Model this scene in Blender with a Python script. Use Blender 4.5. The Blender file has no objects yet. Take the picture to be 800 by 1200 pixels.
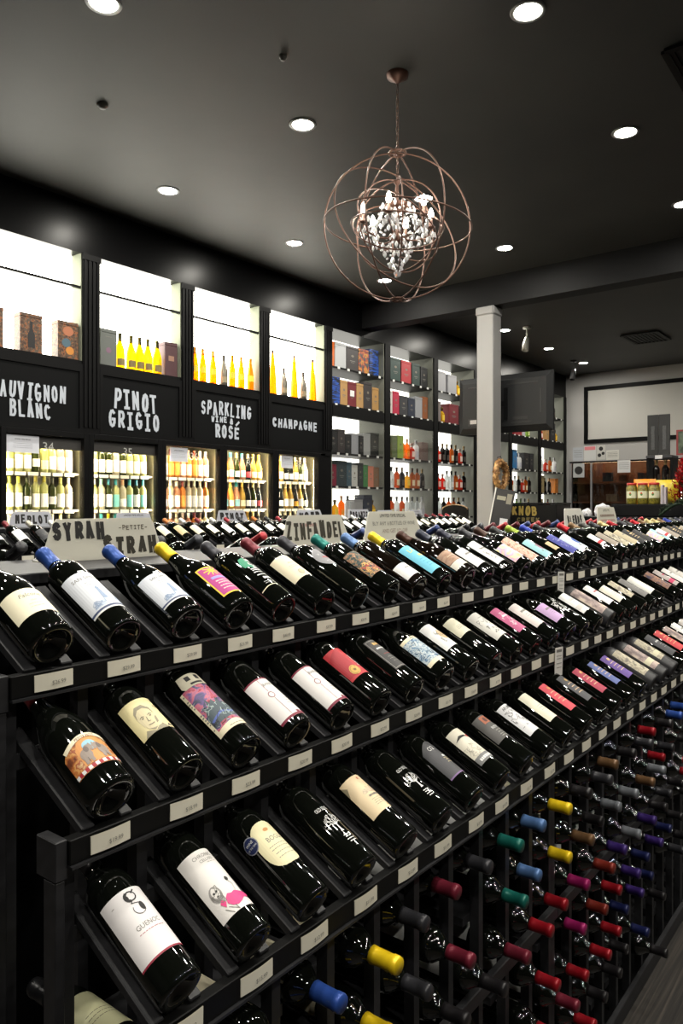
import bpy, bmesh, math, random
from mathutils import Vector, Matrix
from mathutils.geometry import tessellate_polygon
R = math.radians
sc = bpy.context.scene
COL = sc.collection
# ------------------------------------------------------------------ camera, world, exposure
CAMZ = 1.58
cd = bpy.data.cameras.new('camera'); cam = bpy.data.objects.new('camera', cd); COL.objects.link(cam)
cd.sensor_fit = 'VERTICAL'; cd.sensor_height = 36.0; cd.lens = 26.28; cd.shift_y = -0.00667
cd.clip_start = 0.02; cd.clip_end = 60
cam.location = (0, 0, CAMZ); cam.rotation_euler = (R(90), 0, R(38.02 - 90))
sc.camera = cam
w = bpy.data.worlds.new('world'); sc.world = w; w.use_nodes = True
w.node_tree.nodes['Background'].inputs[0].default_value = (1, 1, 1, 1)
w.node_tree.nodes['Background'].inputs[1].default_value = 0.0
vs = sc.view_settings
vs.view_transform = 'Standard'; vs.look = 'None'; vs.gamma = 1.0; vs.use_curve_mapping = False
vs.exposure = 0.12
DOWNLIGHT = 540.0      # radiance of the downlight lenses
NICHE = 11.5            # radiance of the niche back walls, glowing in place of LED light
BAYLIGHT = 2.4
sc.cycles.use_denoising = True
sc.cycles.caustics_reflective = False
sc.cycles.caustics_refractive = False
sc.cycles.sample_clamp_indirect = 4.0
sc.cycles.max_bounces = 8
sc.cycles.transparent_max_bounces = 12
rnd = random.Random(7)

# ------------------------------------------------------------------ materials
def lin(c):
    out = []
    for v in c[:3]:
        v /= 255.0
        out.append(v / 12.92 if v <= 0.04045 else ((v + 0.055) / 1.055) ** 2.4)
    return (out[0], out[1], out[2], 1.0)
MATS = {}
def mat(name, rgb=(128, 128, 128), rough=0.5, metal=0.0, spec=0.5, emit=0.0, coat=0.0, bump=None):
    if name in MATS: return MATS[name]
    m = bpy.data.materials.new(name); m.use_nodes = True
    b = m.node_tree.nodes['Principled BSDF']
    b.inputs['Base Color'].default_value = lin(rgb)
    b.inputs['Roughness'].default_value = rough
    b.inputs['Metallic'].default_value = metal
    b.inputs['Specular IOR Level'].default_value = spec
    b.inputs['Coat Weight'].default_value = coat
    if emit:
        b.inputs['Emission Color'].default_value = lin(rgb)
        b.inputs['Emission Strength'].default_value = emit
    if bump:
        nt = m.node_tree
        tc = nt.nodes.new('ShaderNodeTexCoord'); no = nt.nodes.new('ShaderNodeTexNoise'); bp = nt.nodes.new('ShaderNodeBump')
        no.inputs['Scale'].default_value = bump[0]; no.inputs['Detail'].default_value = 5
        bp.inputs['Strength'].default_value = bump[1]; bp.inputs['Distance'].default_value = 0.01
        nt.links.new(tc.outputs['Object'], no.inputs['Vector']); nt.links.new(no.outputs['Fac'], bp.inputs['Height'])
        nt.links.new(bp.outputs['Normal'], b.inputs['Normal'])
    MATS[name] = m
    return m
def ink(rgb, rough=0.55):
    return mat('ink_%d_%d_%d' % tuple(rgb), rgb, rough)
def foil(rgb, rough=0.32, metal=0.35):
    return mat('foil_%d_%d_%d' % tuple(rgb), rgb, rough, metal)
def noisy(name, stops, scale=(20, 20, 20), rough=0.5, detail=4, kind='LINEAR', distort=0.0, metal=0.0, bump=0.0, coord='Object'):
    """noise through a colour ramp on object coordinates"""
    if name in MATS: return MATS[name]
    m = bpy.data.materials.new(name); m.use_nodes = True; nt = m.node_tree
    b = nt.nodes['Principled BSDF']; b.inputs['Roughness'].default_value = rough; b.inputs['Metallic'].default_value = metal
    tc = nt.nodes.new('ShaderNodeTexCoord'); mp = nt.nodes.new('ShaderNodeMapping'); no = nt.nodes.new('ShaderNodeTexNoise')
    cr = nt.nodes.new('ShaderNodeValToRGB')
    mp.inputs['Scale'].default_value = scale
    no.inputs['Scale'].default_value = 1.0; no.inputs['Detail'].default_value = detail; no.inputs['Distortion'].default_value = distort
    cr.color_ramp.interpolation = kind
    el = cr.color_ramp.elements
    while len(el) > 1: el.remove(el[0])
    el[0].position = stops[0][0]; el[0].color = lin(stops[0][1])
    for p, c in stops[1:]:
        e = el.new(p); e.color = lin(c)
    L = nt.links.new
    L(tc.outputs[coord], mp.inputs['Vector']); L(mp.outputs['Vector'], no.inputs['Vector'])
    L(no.outputs['Fac'], cr.inputs['Fac']); L(cr.outputs['Color'], b.inputs['Base Color'])
    if bump:
        bp = nt.nodes.new('ShaderNodeBump'); bp.inputs['Strength'].default_value = bump; bp.inputs['Distance'].default_value = 0.004
        L(no.outputs['Fac'], bp.inputs['Height']); L(bp.outputs['Normal'], b.inputs['Normal'])
    MATS[name] = m
    return m
def emitter(name, rgb, strength):
    if name in MATS: return MATS[name]
    m = bpy.data.materials.new(name); m.use_nodes = True; nt = m.node_tree
    nt.nodes.remove(nt.nodes['Principled BSDF'])
    e = nt.nodes.new('ShaderNodeEmission'); e.inputs[0].default_value = lin(rgb); e.inputs[1].default_value = strength
    nt.links.new(e.outputs[0], nt.nodes['Material Output'].inputs[0])
    MATS[name] = m
    return m
def clear_glass(name, tint=(255, 255, 255), gloss=0.08, rough=0.02):
    if name in MATS: return MATS[name]
    m = bpy.data.materials.new(name); m.use_nodes = True; nt = m.node_tree
    nt.nodes.remove(nt.nodes['Principled BSDF'])
    t = nt.nodes.new('ShaderNodeBsdfTransparent'); t.inputs[0].default_value = lin(tint)
    g = nt.nodes.new('ShaderNodeBsdfGlossy'); g.inputs['Roughness'].default_value = rough
    lw = nt.nodes.new('ShaderNodeLayerWeight'); lw.inputs[0].default_value = 0.5
    pw = nt.nodes.new('ShaderNodeMath'); pw.operation = 'POWER'; pw.inputs[1].default_value = 4.0
    ma = nt.nodes.new('ShaderNodeMath'); ma.operation = 'MULTIPLY_ADD'; ma.inputs[1].default_value = 0.6; ma.inputs[2].default_value = gloss / 2
    mx = nt.nodes.new('ShaderNodeMixShader')
    nt.links.new(lw.outputs['Facing'], pw.inputs[0]); nt.links.new(pw.outputs[0], ma.inputs[0]); nt.links.new(ma.outputs[0], mx.inputs[0])
    nt.links.new(t.outputs[0], mx.inputs[1]); nt.links.new(g.outputs[0], mx.inputs[2])
    nt.links.new(mx.outputs[0], nt.nodes['Material Output'].inputs[0])
    MATS[name] = m
    return m
def tinted_glass(name, rgb, rough=0.05):
    """see-through coloured bottle glass"""
    if name in MATS: return MATS[name]
    m = bpy.data.materials.new(name); m.use_nodes = True; nt = m.node_tree
    nt.nodes.remove(nt.nodes['Principled BSDF'])
    t = nt.nodes.new('ShaderNodeBsdfTransparent'); t.inputs[0].default_value = lin(rgb)
    d = nt.nodes.new('ShaderNodeBsdfPrincipled'); d.inputs['Base Color'].default_value = lin(rgb); d.inputs['Roughness'].default_value = rough
    mx = nt.nodes.new('ShaderNodeMixShader'); mx.inputs[0].default_value = 0.5
    nt.links.new(t.outputs[0], mx.inputs[1]); nt.links.new(d.outputs[0], mx.inputs[2])
    nt.links.new(mx.outputs[0], nt.nodes['Material Output'].inputs[0])
    MATS[name] = m
    return m

M_GLASS = mat('dark_green_glass', (10, 12, 9), 0.04, 0, 0.6, coat=0.3)
M_GLASSB = mat('dark_brown_glass', (17, 12, 8), 0.05, 0, 0.6, coat=0.3)
M_MATTE = mat('frosted_dark_glass', (52, 52, 54), 0.35)
M_RACK = noisy('charcoal_painted_wood', [(0.3, (26, 26, 28)), (0.7, (38, 38, 41))], (6, 60, 60), 0.5, 5, bump=0.06)
M_FASCIA = mat('black_tag_rail', (14, 14, 14), 0.5, 0, 0.2)
M_TAG = mat('price_tag_card', (226, 221, 204), 0.45)
M_INK = mat('black_ink', (24, 22, 22), 0.6)
M_GREYINK = mat('grey_ink', (120, 118, 112), 0.6)
M_BLACK = mat('black_paint', (9, 9, 10), 0.5, 0, 0.12)
M_BLACKG = mat('black_satin_paint', (6, 6, 7), 0.3, 0, 0.11)
M_WHITE = mat('white_paint', (225, 225, 220), 0.5)
M_COLUMN = mat('column_paint', (146, 145, 144), 0.6, 0, 0.2)
M_WALLW = mat('grey_white_wall_paint', (176, 174, 172), 0.6)
M_LETTER = mat('chalk_white_lettering', (186, 192, 202), 0.7)
def frosted(name, rgb):
    m = mat(name, rgb, 0.4); nt = m.node_tree; b = nt.nodes['Principled BSDF']
    t = nt.nodes.new('ShaderNodeBsdfTranslucent'); t.inputs[0].default_value = lin(rgb)
    mx = nt.nodes.new('ShaderNodeMixShader'); mx.inputs[0].default_value = 0.4
    nt.links.new(b.outputs[0], mx.inputs[1]); nt.links.new(t.outputs[0], mx.inputs[2]); nt.links.new(mx.outputs[0], nt.nodes['Material Output'].inputs[0])
    return m
M_SIGN = frosted('frosted_sign_plastic', (224, 222, 212))
M_BRONZE = mat('copper_brown_metal', (92, 66, 56), 0.42, 0.6)

# ------------------------------------------------------------------ mesh building
class MB:
    def __init__(self):
        self.v = []; self.f = []; self.m = []; self.s = []; self.mats = []
    def mi(self, m):
        if m not in self.mats: self.mats.append(m)
        return self.mats.index(m)
    def add(self, verts, faces, m, smooth=False, M=None):
        o = len(self.v); k = self.mi(m)
        if M is not None: verts = [M @ Vector(p) for p in verts]
        self.v.extend([tuple(p) for p in verts])
        for f in faces:
            self.f.append([i + o for i in f]); self.m.append(k); self.s.append(smooth)
        return self
    def box(self, lo, hi, m, M=None, ch=0.0):
        (a, b, c), (d, e, f) = lo, hi
        if ch <= 0:
            vs_ = [(a, b, c), (d, b, c), (d, e, c), (a, e, c), (a, b, f), (d, b, f), (d, e, f), (a, e, f)]
            return self.add(vs_, [(0, 3, 2, 1), (4, 5, 6, 7), (0, 1, 5, 4), (1, 2, 6, 5), (2, 3, 7, 6), (3, 0, 4, 7)], m, False, M)
        bm = bmesh.new(); bmesh.ops.create_cube(bm, size=1.0)
        bmesh.ops.scale(bm, vec=(d - a, e - b, f - c), verts=bm.verts)
        bmesh.ops.translate(bm, vec=((a + d) / 2, (b + e) / 2, (c + f) / 2), verts=bm.verts)
        bmesh.ops.bevel(bm, geom=bm.edges[:], offset=ch, segments=1, affect='EDGES')
        bm.verts.index_update()
        self.add([v.co.copy() for v in bm.verts], [[v.index for v in fc.verts] for fc in bm.faces], m, False, M); bm.free()
        return self
    def lathe(self, prof, n, m, M=None, smooth=True):
        vs_ = []; fs = []; rings = []
        for r, z in prof:
            if r < 1e-6:
                rings.append([len(vs_)]); vs_.append((0, 0, z))
            else:
                rings.append(list(range(len(vs_), len(vs_) + n)))
                vs_ += [(r * math.cos(2 * math.pi * i / n), r * math.sin(2 * math.pi * i / n), z) for i in range(n)]
        for a, b in zip(rings, rings[1:]):
            for i in range(n):
                j = (i + 1) % n
                if len(a) == 1 and len(b) == 1: continue
                if len(a) == 1: fs.append((a[0], b[j], b[i]))
                elif len(b) == 1: fs.append((a[i], a[j], b[0]))
                else: fs.append((a[i], a[j], b[j], b[i]))
        return self.add(vs_, fs, m, smooth, M)
    def tube(self, pts, r, n, m, closed=False, smooth=True):
        pts = [Vector(p) for p in pts]; N = len(pts); vs_ = []; fs = []
        up = None
        for i, p in enumerate(pts):
            a = pts[(i - 1) % N] if (closed or i > 0) else p
            b = pts[(i + 1) % N] if (closed or i < N - 1) else p
            t = (b - a).normalized()
            if up is None:
                up = t.orthogonal().normalized()
            up = (up - t * up.dot(t))
            if up.length < 1e-6: up = t.orthogonal()
            up.normalize(); sd = t.cross(up)
            rr = r[i] if isinstance(r, (list, tuple)) else r
            vs_ += [p + (up * math.cos(2 * math.pi * k / n) + sd * math.sin(2 * math.pi * k / n)) * rr for k in range(n)]
        for i in range(N if closed else N - 1):
            j = (i + 1) % N
            for k in range(n):
                l = (k + 1) % n
                fs.append((i * n + k, i * n + l, j * n + l, j * n + k))
        if not closed:
            fs.append(tuple(range(n))[::-1]); fs.append(tuple((N - 1) * n + k for k in range(n)))
        return self.add(vs_, fs, m, smooth)
    def mesh(self, name):
        me = bpy.data.meshes.new(name); me.from_pydata(self.v, [], self.f)
        for m in self.mats: me.materials.append(m)
        me.polygons.foreach_set('material_index', self.m); me.polygons.foreach_set('use_smooth', self.s)
        me.update(); return me
def put(name, me, parent=None, loc=(0, 0, 0), M=None):
    o = bpy.data.objects.new(name, me); COL.objects.link(o)
    if parent is not None: o.parent = parent
    if M is not None: o.matrix_basis = M
    else: o.location = loc
    return o
def tag(o, label, cat, group=None, kind=None):
    if label: o['label'] = label
    if cat: o['category'] = cat
    if group: o['group'] = group
    if kind: o['kind'] = kind
    return o
def empty(name, loc, label, cat, group=None):
    o = bpy.data.objects.new(name, None); COL.objects.link(o); o.location = loc
    o.empty_display_size = 0.05
    return tag(o, label, cat, group)
def struct(name, mb, label=None):
    o = put(name, mb.mesh(name)); o['kind'] = 'structure'
    if label: o['label'] = label
    return o
BOXC = {}
def boxmesh(name, sx, sy, sz, m, ch=0.0):
    """box mesh centred on x, y and z, shared between alike pieces"""
    k = (name, round(sx, 4), round(sy, 4), round(sz, 4), m.name, ch)
    if k not in BOXC:
        BOXC[k] = MB().box((-sx / 2, -sy / 2, -sz / 2), (sx / 2, sy / 2, sz / 2), m, ch=ch).mesh(name)
    return BOXC[k]
def bpart(name, lo, hi, m, parent=None, ch=0.0):
    s = [hi[i] - lo[i] for i in range(3)]; c = [(hi[i] + lo[i]) / 2 for i in range(3)]
    if parent is not None: c = [c[i] - parent.location[i] for i in range(3)]
    return put(name, boxmesh(name, s[0], s[1], s[2], m, ch), parent, c)
ORD = ['first', 'second', 'third', 'fourth', 'fifth', 'sixth', 'seventh', 'eighth', 'ninth', 'tenth', 'eleventh', 'twelfth', 'thirteenth',
       'fourteenth', 'fifteenth', 'sixteenth', 'seventeenth', 'eighteenth', 'nineteenth']
def nth(i):
    if i < 19: return ORD[i]
    t, u = divmod(i + 1, 10)
    tens = {2: 'twent', 3: 'thirt', 4: 'fort', 5: 'fift'}[t]
    return tens + 'ieth' if u == 0 else tens + 'y-' + ORD[u - 1]

# ------------------------------------------------------------------ lettering: flat triangles in (x, y)
TXT = {}
def font_tris(s):
    """outline-font text, cap height 1, centred on x"""
    if s in TXT: return TXT[s]
    cu = bpy.data.curves.new('lettering', 'FONT'); cu.body = s; cu.resolution_u = 2; cu.align_x = 'CENTER'
    ob = bpy.data.objects.new('lettering', cu); COL.objects.link(ob)
    dg = bpy.context.evaluated_depsgraph_get(); me = ob.evaluated_get(dg).to_mesh()
    me.calc_loop_triangles()
    P = [(v.co.x, v.co.y) for v in me.vertices]; T = [tuple(t.vertices) for t in me.loop_triangles]
    out = []
    for t in T:
        tri = [(P[i][0] / 0.73, P[i][1] / 0.73) for i in t]
        a = (tri[1][0] - tri[0][0]) * (tri[2][1] - tri[0][1]) - (tri[2][0] - tri[0][0]) * (tri[1][1] - tri[0][1])
        out.append(tri if a > 0 else tri[::-1])
    ob.evaluated_get(dg).to_mesh_clear(); bpy.data.objects.remove(ob); bpy.data.curves.remove(cu)
    TXT[s] = out
    return out
def arc(cx, cy, rx, ry, a0, a1, n=6):
    return [(cx + rx * math.cos(R(a0 + (a1 - a0) * i / n)), cy + ry * math.sin(R(a0 + (a1 - a0) * i / n))) for i in range(n + 1)]
STROKE = {
 'A': [[(0, 0), (.5, 1), (1, 0)], [(.2, .35), (.8, .35)]],
 'B': [[(0, 0), (0, 1)], [(0, 1)] + arc(.45, .77, .45, .23, 90, -90) + [(0, .54)], [(0, .54)] + arc(.5, .27, .5, .27, 90, -90) + [(0, 0)]],
 'C': [arc(.55, .5, .55, .5, 50, 310, 9)],
 'D': [[(0, 0), (0, 1)] + arc(.35, .5, .62, .5, 90, -90, 7) + [(0, 0)]],
 'E': [[(1, 1), (0, 1), (0, 0), (1, 0)], [(0, .52), (.8, .52)]],
 'F': [[(1, 1), (0, 1), (0, 0)], [(0, .52), (.8, .52)]],
 'G': [arc(.55, .5, .55, .5, 50, 330, 9) + [(1.03, .45), (.6, .45)]],
 'H': [[(0, 0), (0, 1)], [(1, 0), (1, 1)], [(0, .5), (1, .5)]],
 'I': [[(.5, 0), (.5, 1)], [(.08, 1), (.92, 1)], [(.08, 0), (.92, 0)]],
 'K': [[(0, 0), (0, 1)], [(.95, 1), (.05, .45)], [(.3, .62), (1, 0)]],
 'L': [[(0, 1), (0, 0), (.95, 0)]],
 'M': [[(0, 0), (.05, 1), (.5, .35), (.95, 1), (1, 0)]],
 'N': [[(0, 0), (0, 1), (1, 0), (1, 1)]],
 'O': [arc(.5, .5, .5, .5, 0, 360, 12)],
 'P': [[(0, 0), (0, 1)], [(0, 1)] + arc(.5, .73, .48, .27, 90, -90) + [(0, .46)]],
 'R': [[(0, 0), (0, 1)], [(0, 1)] + arc(.5, .74, .46, .26, 90, -90) + [(0, .48)], [(.4, .48), (1, 0)]],
 'S': [arc(.5, .74, .45, .26, 30, 250, 7) + arc(.5, .27, .48, .27, 80, -150, 7)],
 'T': [[(.5, 0), (.5, 1)], [(-.05, 1), (1.05, 1)]],
 'U': [[(0, 1), (0, .35)] + arc(.5, .35, .5, .35, 180, 360) + [(1, 1)]],
 'V': [[(0, 1), (.5, 0), (1, 1)]],
 'W': [[(0, 1), (.25, 0), (.5, .7), (.75, 0), (1, 1)]],
 'Y': [[(0, 1), (.5, .5), (1, 1)], [(.5, .5), (.5, 0)]],
 'Z': [[(0, 1), (1, 1), (0, 0), (1, 0)]],
 '&': [[(1, 0), (.2, .75)] + arc(.45, .8, .25, .2, 180, 0, 4) + [(.1, .35)] + arc(.42, .22, .38, .22, 160, 330, 5) + [(.95, .5)]],
 '-': [[(0.1, .5), (.9, .5)]], "'": [[(.3, 1.1), (.7, 1.35)]],
}
def strip_tris(pts, w):
    """thick polyline as triangles, mitred square ends"""
    out = []
    for (ax, ay), (bx, by) in zip(pts, pts[1:]):
        dx, dy = bx - ax, by - ay; L = math.hypot(dx, dy)
        if L < 1e-9: continue
        dx /= L; dy /= L; e = w * 0.42; nx, ny = -dy * w / 2, dx * w / 2
        p = [(ax - dx * e - nx, ay - dy * e - ny), (bx + dx * e - nx, by + dy * e - ny), (bx + dx * e + nx, by + dy * e + ny), (ax - dx * e + nx, ay - dy * e + ny)]
        out += [[p[0], p[1], p[2]], [p[0], p[2], p[3]]]
    return out
def brush_tris(s, x0, x1, y0, y1, weight=0.22, seed=1, serif=True):
    """hand-painted block capitals filling the given rectangle"""
    rr = random.Random(seed); n = len(s); out = []
    cw = (x1 - x0) / (n - 0.18 if n > 1 else 1); lw = cw * 0.74; h = y1 - y0; W = min(lw, h) * weight * 1.5
    for i, ch in enumerate(s):
        if ch not in STROKE: continue
        ox = x0 + i * cw + rr.uniform(-.02, .02) * cw; oy = y0 + rr.uniform(-.05, .05) * h; sy = h * rr.uniform(.92, 1.05); k = rr.uniform(-.06, .06)
        for st in STROKE[ch]:
            pts = [(ox + W / 2 + px * (lw - W) + k * py * h, oy + W / 2 + py * (sy - W)) for px, py in st]
            out += strip_tris(pts, W * rr.uniform(.9, 1.12))
    return out
def tess(pts):
    t = tessellate_polygon([[Vector((p[0], p[1], 0)) for p in pts]])
    out = []
    for a, b, c in t:
        tri = [pts[a], pts[b], pts[c]]
        ar = (tri[1][0] - tri[0][0]) * (tri[2][1] - tri[0][1]) - (tri[2][0] - tri[0][0]) * (tri[1][1] - tri[0][1])
        if abs(ar) > 1e-12: out.append(tri if ar > 0 else tri[::-1])
    return out
def flat_print(mb, tris, m, fn, nrm=(0, -1, 0)):
    """tris in (x, y) mapped to 3-D by fn"""
    nv = Vector(nrm)
    for i, t in enumerate(tris):
        mb.add([Vector(fn(*p)) + nv * (i // 2 % 80) * 2e-5 for p in t], [(0, 1, 2)], m)

# ------------------------------------------------------------------ wrapped label art (units: millimetres; x across, y along the bottle)
def rect(x0, y0, x1, y1): return [(x0, y0), (x1, y0), (x1, y1), (x0, y1)]
def disc(cx, cy, rx, ry=None, n=16):
    ry = rx if ry is None else ry
    return [(cx + rx * math.cos(2 * math.pi * i / n), cy + ry * math.sin(2 * math.pi * i / n)) for i in range(n)]
def T(s, cx, cy, h, wmax=None, rot=0, slant=0.0):
    tr = font_tris(s); wd = max(p[0] for t in tr for p in t) * 2 * h
    kx = h if not wmax or wd <= wmax else h * wmax / wd
    ca, sa = math.cos(R(rot)), math.sin(R(rot)); out = []
    for t in tr:
        q = []
        for x, y in t:
            X, Y = (x + slant * y) * kx, y * h
            q.append((cx + X * ca - Y * sa, cy + X * sa + Y * ca))
        out.append(q)
    return out
def clip_slab(poly, a, b):
    for lim, sg in ((a, 1), (b, -1)):
        out = []
        for i in range(len(poly)):
            p, q = poly[i], poly[(i + 1) % len(poly)]
            dp, dq = (p[0] - lim) * sg, (q[0] - lim) * sg
            if dp >= 0: out.append(p)
            if dp * dq < 0:
                t = dp / (dp - dq); out.append((lim, p[1] + t * (q[1] - p[1])))
        poly = out
        if len(poly) < 3: return []
    return poly
def wrap(mb, tris, m, rmm, layer, step=5.0):
    """lay triangles on a cylinder of radius rmm, standing layer*0.25 mm proud"""
    for i, t in enumerate(tris):
        rr = (rmm + 0.3 + 0.22 * layer) / 1000.0 + (i // 2 % 12) * 1.2e-5
        xs = [p[0] for p in t]; lo = math.floor(min(xs) / step); hi = math.ceil(max(xs) / step)
        for k in range(lo, max(hi, lo + 1)):
            pl = clip_slab(t, k * step, (k + 1) * step) if hi - lo > 1 else t
            if len(pl) < 3: continue
            vs_ = []
            for x, y in pl:
                a = x / rmm
                vs_.append((rr * math.sin(a), -rr * math.cos(a), y / 1000.0))
            mb.add(vs_, [tuple(range(len(vs_)))], m, True)

# ------------------------------------------------------------------ room shell
CEIL = 4.10; WALLY = 5.54; FARX = 14.2; X0 = -3.5; Y0 = -3.5
m_floor = noisy('dark_streaked_floor', [(0.28, (18, 16, 15)), (0.5, (40, 36, 32)), (0.72, (74, 67, 60))], (2.2, 95, 1), 0.55, 6, distort=0.6, bump=0.1)
m_ceil = noisy('dark_ceiling_paint', [(0.35, (42, 42, 40)), (0.65, (50, 50, 47))], (1.3, 1.3, 1), 0.62, 6, bump=0.25)
m_dark = mat('dark_wall_paint', (20, 20, 21), 0.6, 0, 0.15)
struct('floor', MB().box((X0, Y0, -0.1), (FARX + 1.0, 6.4, 0.0), m_floor), 'dark streaked wood-look floor')
struct('ceiling', MB().box((X0, Y0, CEIL), (FARX + 1.0, 6.4, CEIL + 0.1), m_ceil), 'near-black painted ceiling')
struct('wall_back', MB().box((X0, 6.3, 0), (FARX, 6.4, CEIL), M_BLACK), 'black wall behind the coolers and shelves')
struct('wall_upper', MB().box((X0, WALLY, 3.68), (FARX, 6.3, CEIL), M_BLACKG), 'glossy black bulkhead above the lit niches')
struct('wall_left', MB().box((X0 - 0.1, Y0, 0), (X0, 6.4, CEIL), m_dark))
struct('wall_front', MB().box((X0, Y0 - 0.1, 0), (FARX, Y0, CEIL), m_dark))
# far wall with the opening of a glazed kiosk window
fw = MB()
fw.box((FARX, Y0, 2.42), (FARX + 0.12, 6.4, CEIL), M_WALLW)
fw.box((FARX, Y0, 0), (FARX + 0.12, 6.4, 0.95), M_WALLW)
fw.box((FARX, 5.46, 0.95), (FARX + 0.12, 6.4, 2.42), M_WALLW)
fw.box((FARX, Y0, 0.95), (FARX + 0.12, 3.2, 2.42), M_WALLW)
struct('wall_far', fw, 'pale grey end wall with a kiosk window')
struct('beam', MB().box((7.5, Y0, 3.78), (7.72, WALLY, CEIL), mat('beam_paint', (20, 20, 21), 0.6, 0, 0.15)), 'dark dropped beam across the ceiling')
col_ = MB().box((7.5, 3.75, 0), (7.7, 3.95, 3.72), M_COLUMN, ch=0.008)
col_.box((7.485, 3.735, 3.68), (7.715, 3.965, 3.785), M_COLUMN, ch=0.02)
struct('column', col_, 'square white column under the beam')
# plain boarding of the wall plane beside and under the units
struct('wall_panel_lower', MB().box((X0, WALLY, 0), (2.10, 6.3, 3.68), M_BLACK))

# ------------------------------------------------------------------ downlights
m_lens = emitter('downlight_lens', (255, 250, 238), DOWNLIGHT)
m_trim = mat('downlight_trim', (120, 120, 118), 0.4, 0.3)
dl_trim = MB().lathe([(0.066, 0.0), (0.068, -0.006), (0.088, -0.006), (0.092, 0.0), (0.066, 0.0)], 28, m_trim).mesh('trim_ring')
dl_lens = MB().lathe([(0.0, 0.0), (0.066, 0.0)][::-1], 24, m_lens, smooth=False).mesh('lens')
ROWS = [(4.78, (0.70, 2.21, 3.86, 5.38, 6.90, 8.40, 9.93, 11.52, 13.06), 'over the aisle by the coolers'),
        (3.25, (-0.85, 0.68, 2.22, 3.74, 5.25, 6.75), 'over the second rack island'),
        (1.60, (-0.90, 0.62, 2.10, 3.59, 5.16, 6.69, 10.2, 12.6), 'over the front rack island'),
        (0.00, (-0.90, 0.62, 2.10, 3.62, 5.16, 6.70), 'over the front aisle'),
        (-1.60, (-0.90, 0.62, 2.10, 3.62, 5.16), 'behind the front aisle')]
for yy, xs, where in ROWS:
    for k, xx in enumerate(xs):
        e = empty('downlight', (xx, yy, CEIL), 'round white recessed downlight, %s along the ceiling row %s' % (nth(k), where), 'downlight', 'recessed ceiling downlights')
        put('trim_ring', dl_trim, e); put('lens', dl_lens, e, (0, 0, -0.003))
# ceiling fittings
def vent(x, y, label, sx=0.55, sy=0.55):
    e = empty('air_vent', (x, y, CEIL), label, 'vent')
    bpart('backing', (x - sx / 2, y - sy / 2, CEIL - 0.012), (x + sx / 2, y + sy / 2, CEIL), mat('vent_black', (9, 9, 9), 0.6), e)
    for s in (-1, 1):
        bpart('frame_bar', (x + s * sx / 2 - 0.02, y - sy / 2, CEIL - 0.03), (x + s * sx / 2 + 0.02, y + sy / 2, CEIL - 0.012), M_BLACK, e)
        bpart('frame_bar', (x - sx / 2, y + s * sy / 2 - 0.02, CEIL - 0.03), (x + sx / 2, y + s * sy / 2 + 0.02, CEIL - 0.012), M_BLACK, e)
    n = 9
    for k in range(n):
        yk = y - sy / 2 + sy * (k + 0.5) / n
        bpart('slat', (x - sx / 2 + 0.02, yk - 0.012, CEIL - 0.024), (x + sx / 2 - 0.02, yk + 0.012, CEIL - 0.014), M_BLACK, e)
vent(4.62, 0.86, 'square black ceiling vent beyond the chandelier')
vent(11.6, 3.3, 'black ceiling vent in front of the pale end wall', 0.7, 0.5)
m_plast = mat('ceiling_sensor_plastic', (74, 73, 68), 0.5)
for (x, y, r, lab) in ((2.777, 4.078, 0.035, 'small dark round sensor on the ceiling before the coolers'), (3.10, 2.84, 0.022, 'tiny dark ceiling plug above the chandelier chain')):
    o = MB(); o.lathe([(0, -0.028), (r * .6, -0.026), (r * .8, -0.014), (r, -0.012), (r, 0)], 18, m_plast)
    tag(put('ceiling_sensor', o.mesh('ceiling_sensor'), None, (x, y, CEIL)), lab, 'sensor')
for (x, y, lab) in ((9.95, 4.45, 'white track spotlight hanging beyond the column'), (12.76, 4.84, 'small dark spotlight hanging near the pale wall')):
    e = empty('spotlight', (x, y, CEIL), lab, 'spotlight')
    m_sp = M_WHITE if x < 11 else mat('spot_grey', (90, 90, 92), 0.4)
    put('mount', MB().lathe([(0.06, 0), (0.06, -0.02), (0.012, -0.025), (0.012, -0.16), (0, -0.16)], 14, m_sp).mesh('mount'), e)
    Mx = Matrix.Translation((0, 0, -0.15)) @ Matrix.Rotation(R(18), 4, 'Y')
    put('lamp_head', MB().lathe([(0, 0), (0.03, -0.005), (0.04, -0.05), (0.048, -0.2), (0.042, -0.2), (0.03, -0.12), (0, -0.12)], 16, m_sp).mesh('lamp_head'), e, M=Mx)

# ------------------------------------------------------------------ chandelier
CX, CY, CZ, CR = 3.645, 2.435, 3.21, 0.428
ch = empty('chandelier', (CX, CY, CZ), 'copper-brown orb chandelier of rings around lit crystal drops', 'chandelier')
def ringpts(r, M, n=64): return [M @ Vector((r * math.cos(2 * math.pi * i / n), r * math.sin(2 * math.pi * i / n), 0)) for i in range(n)]
def ring(name, r, M, tr=0.0048): return put(name, MB().tube(ringpts(r, M), tr, 8, M_BRONZE, True).mesh(name), ch)
RX = lambda a: Matrix.Rotation(R(a), 4, 'X'); RY = lambda a: Matrix.Rotation(R(a), 4, 'Y'); RZ = lambda a: Matrix.Rotation(R(a), 4, 'Z')
for a in (10, 70, 130):
    ring('outer_ring', CR, RZ(a) @ RX(90))
ring('outer_ring', CR * 1.005, RZ(30) @ RX(4))
ring('outer_ring', CR * 0.985, RZ(-20) @ RX(68))
for a, b, r in ((40, 90, 0.27), (100, 90, 0.268), (160, 90, 0.266), (0, 6, 0.272), (60, 35, 0.275), (-50, 48, 0.262)):
    ring('inner_ring', r, RZ(a) @ RX(b), 0.0042)
ring('top_hub', 0.048, Matrix.Translation((0, 0, CR)), 0.007)
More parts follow.
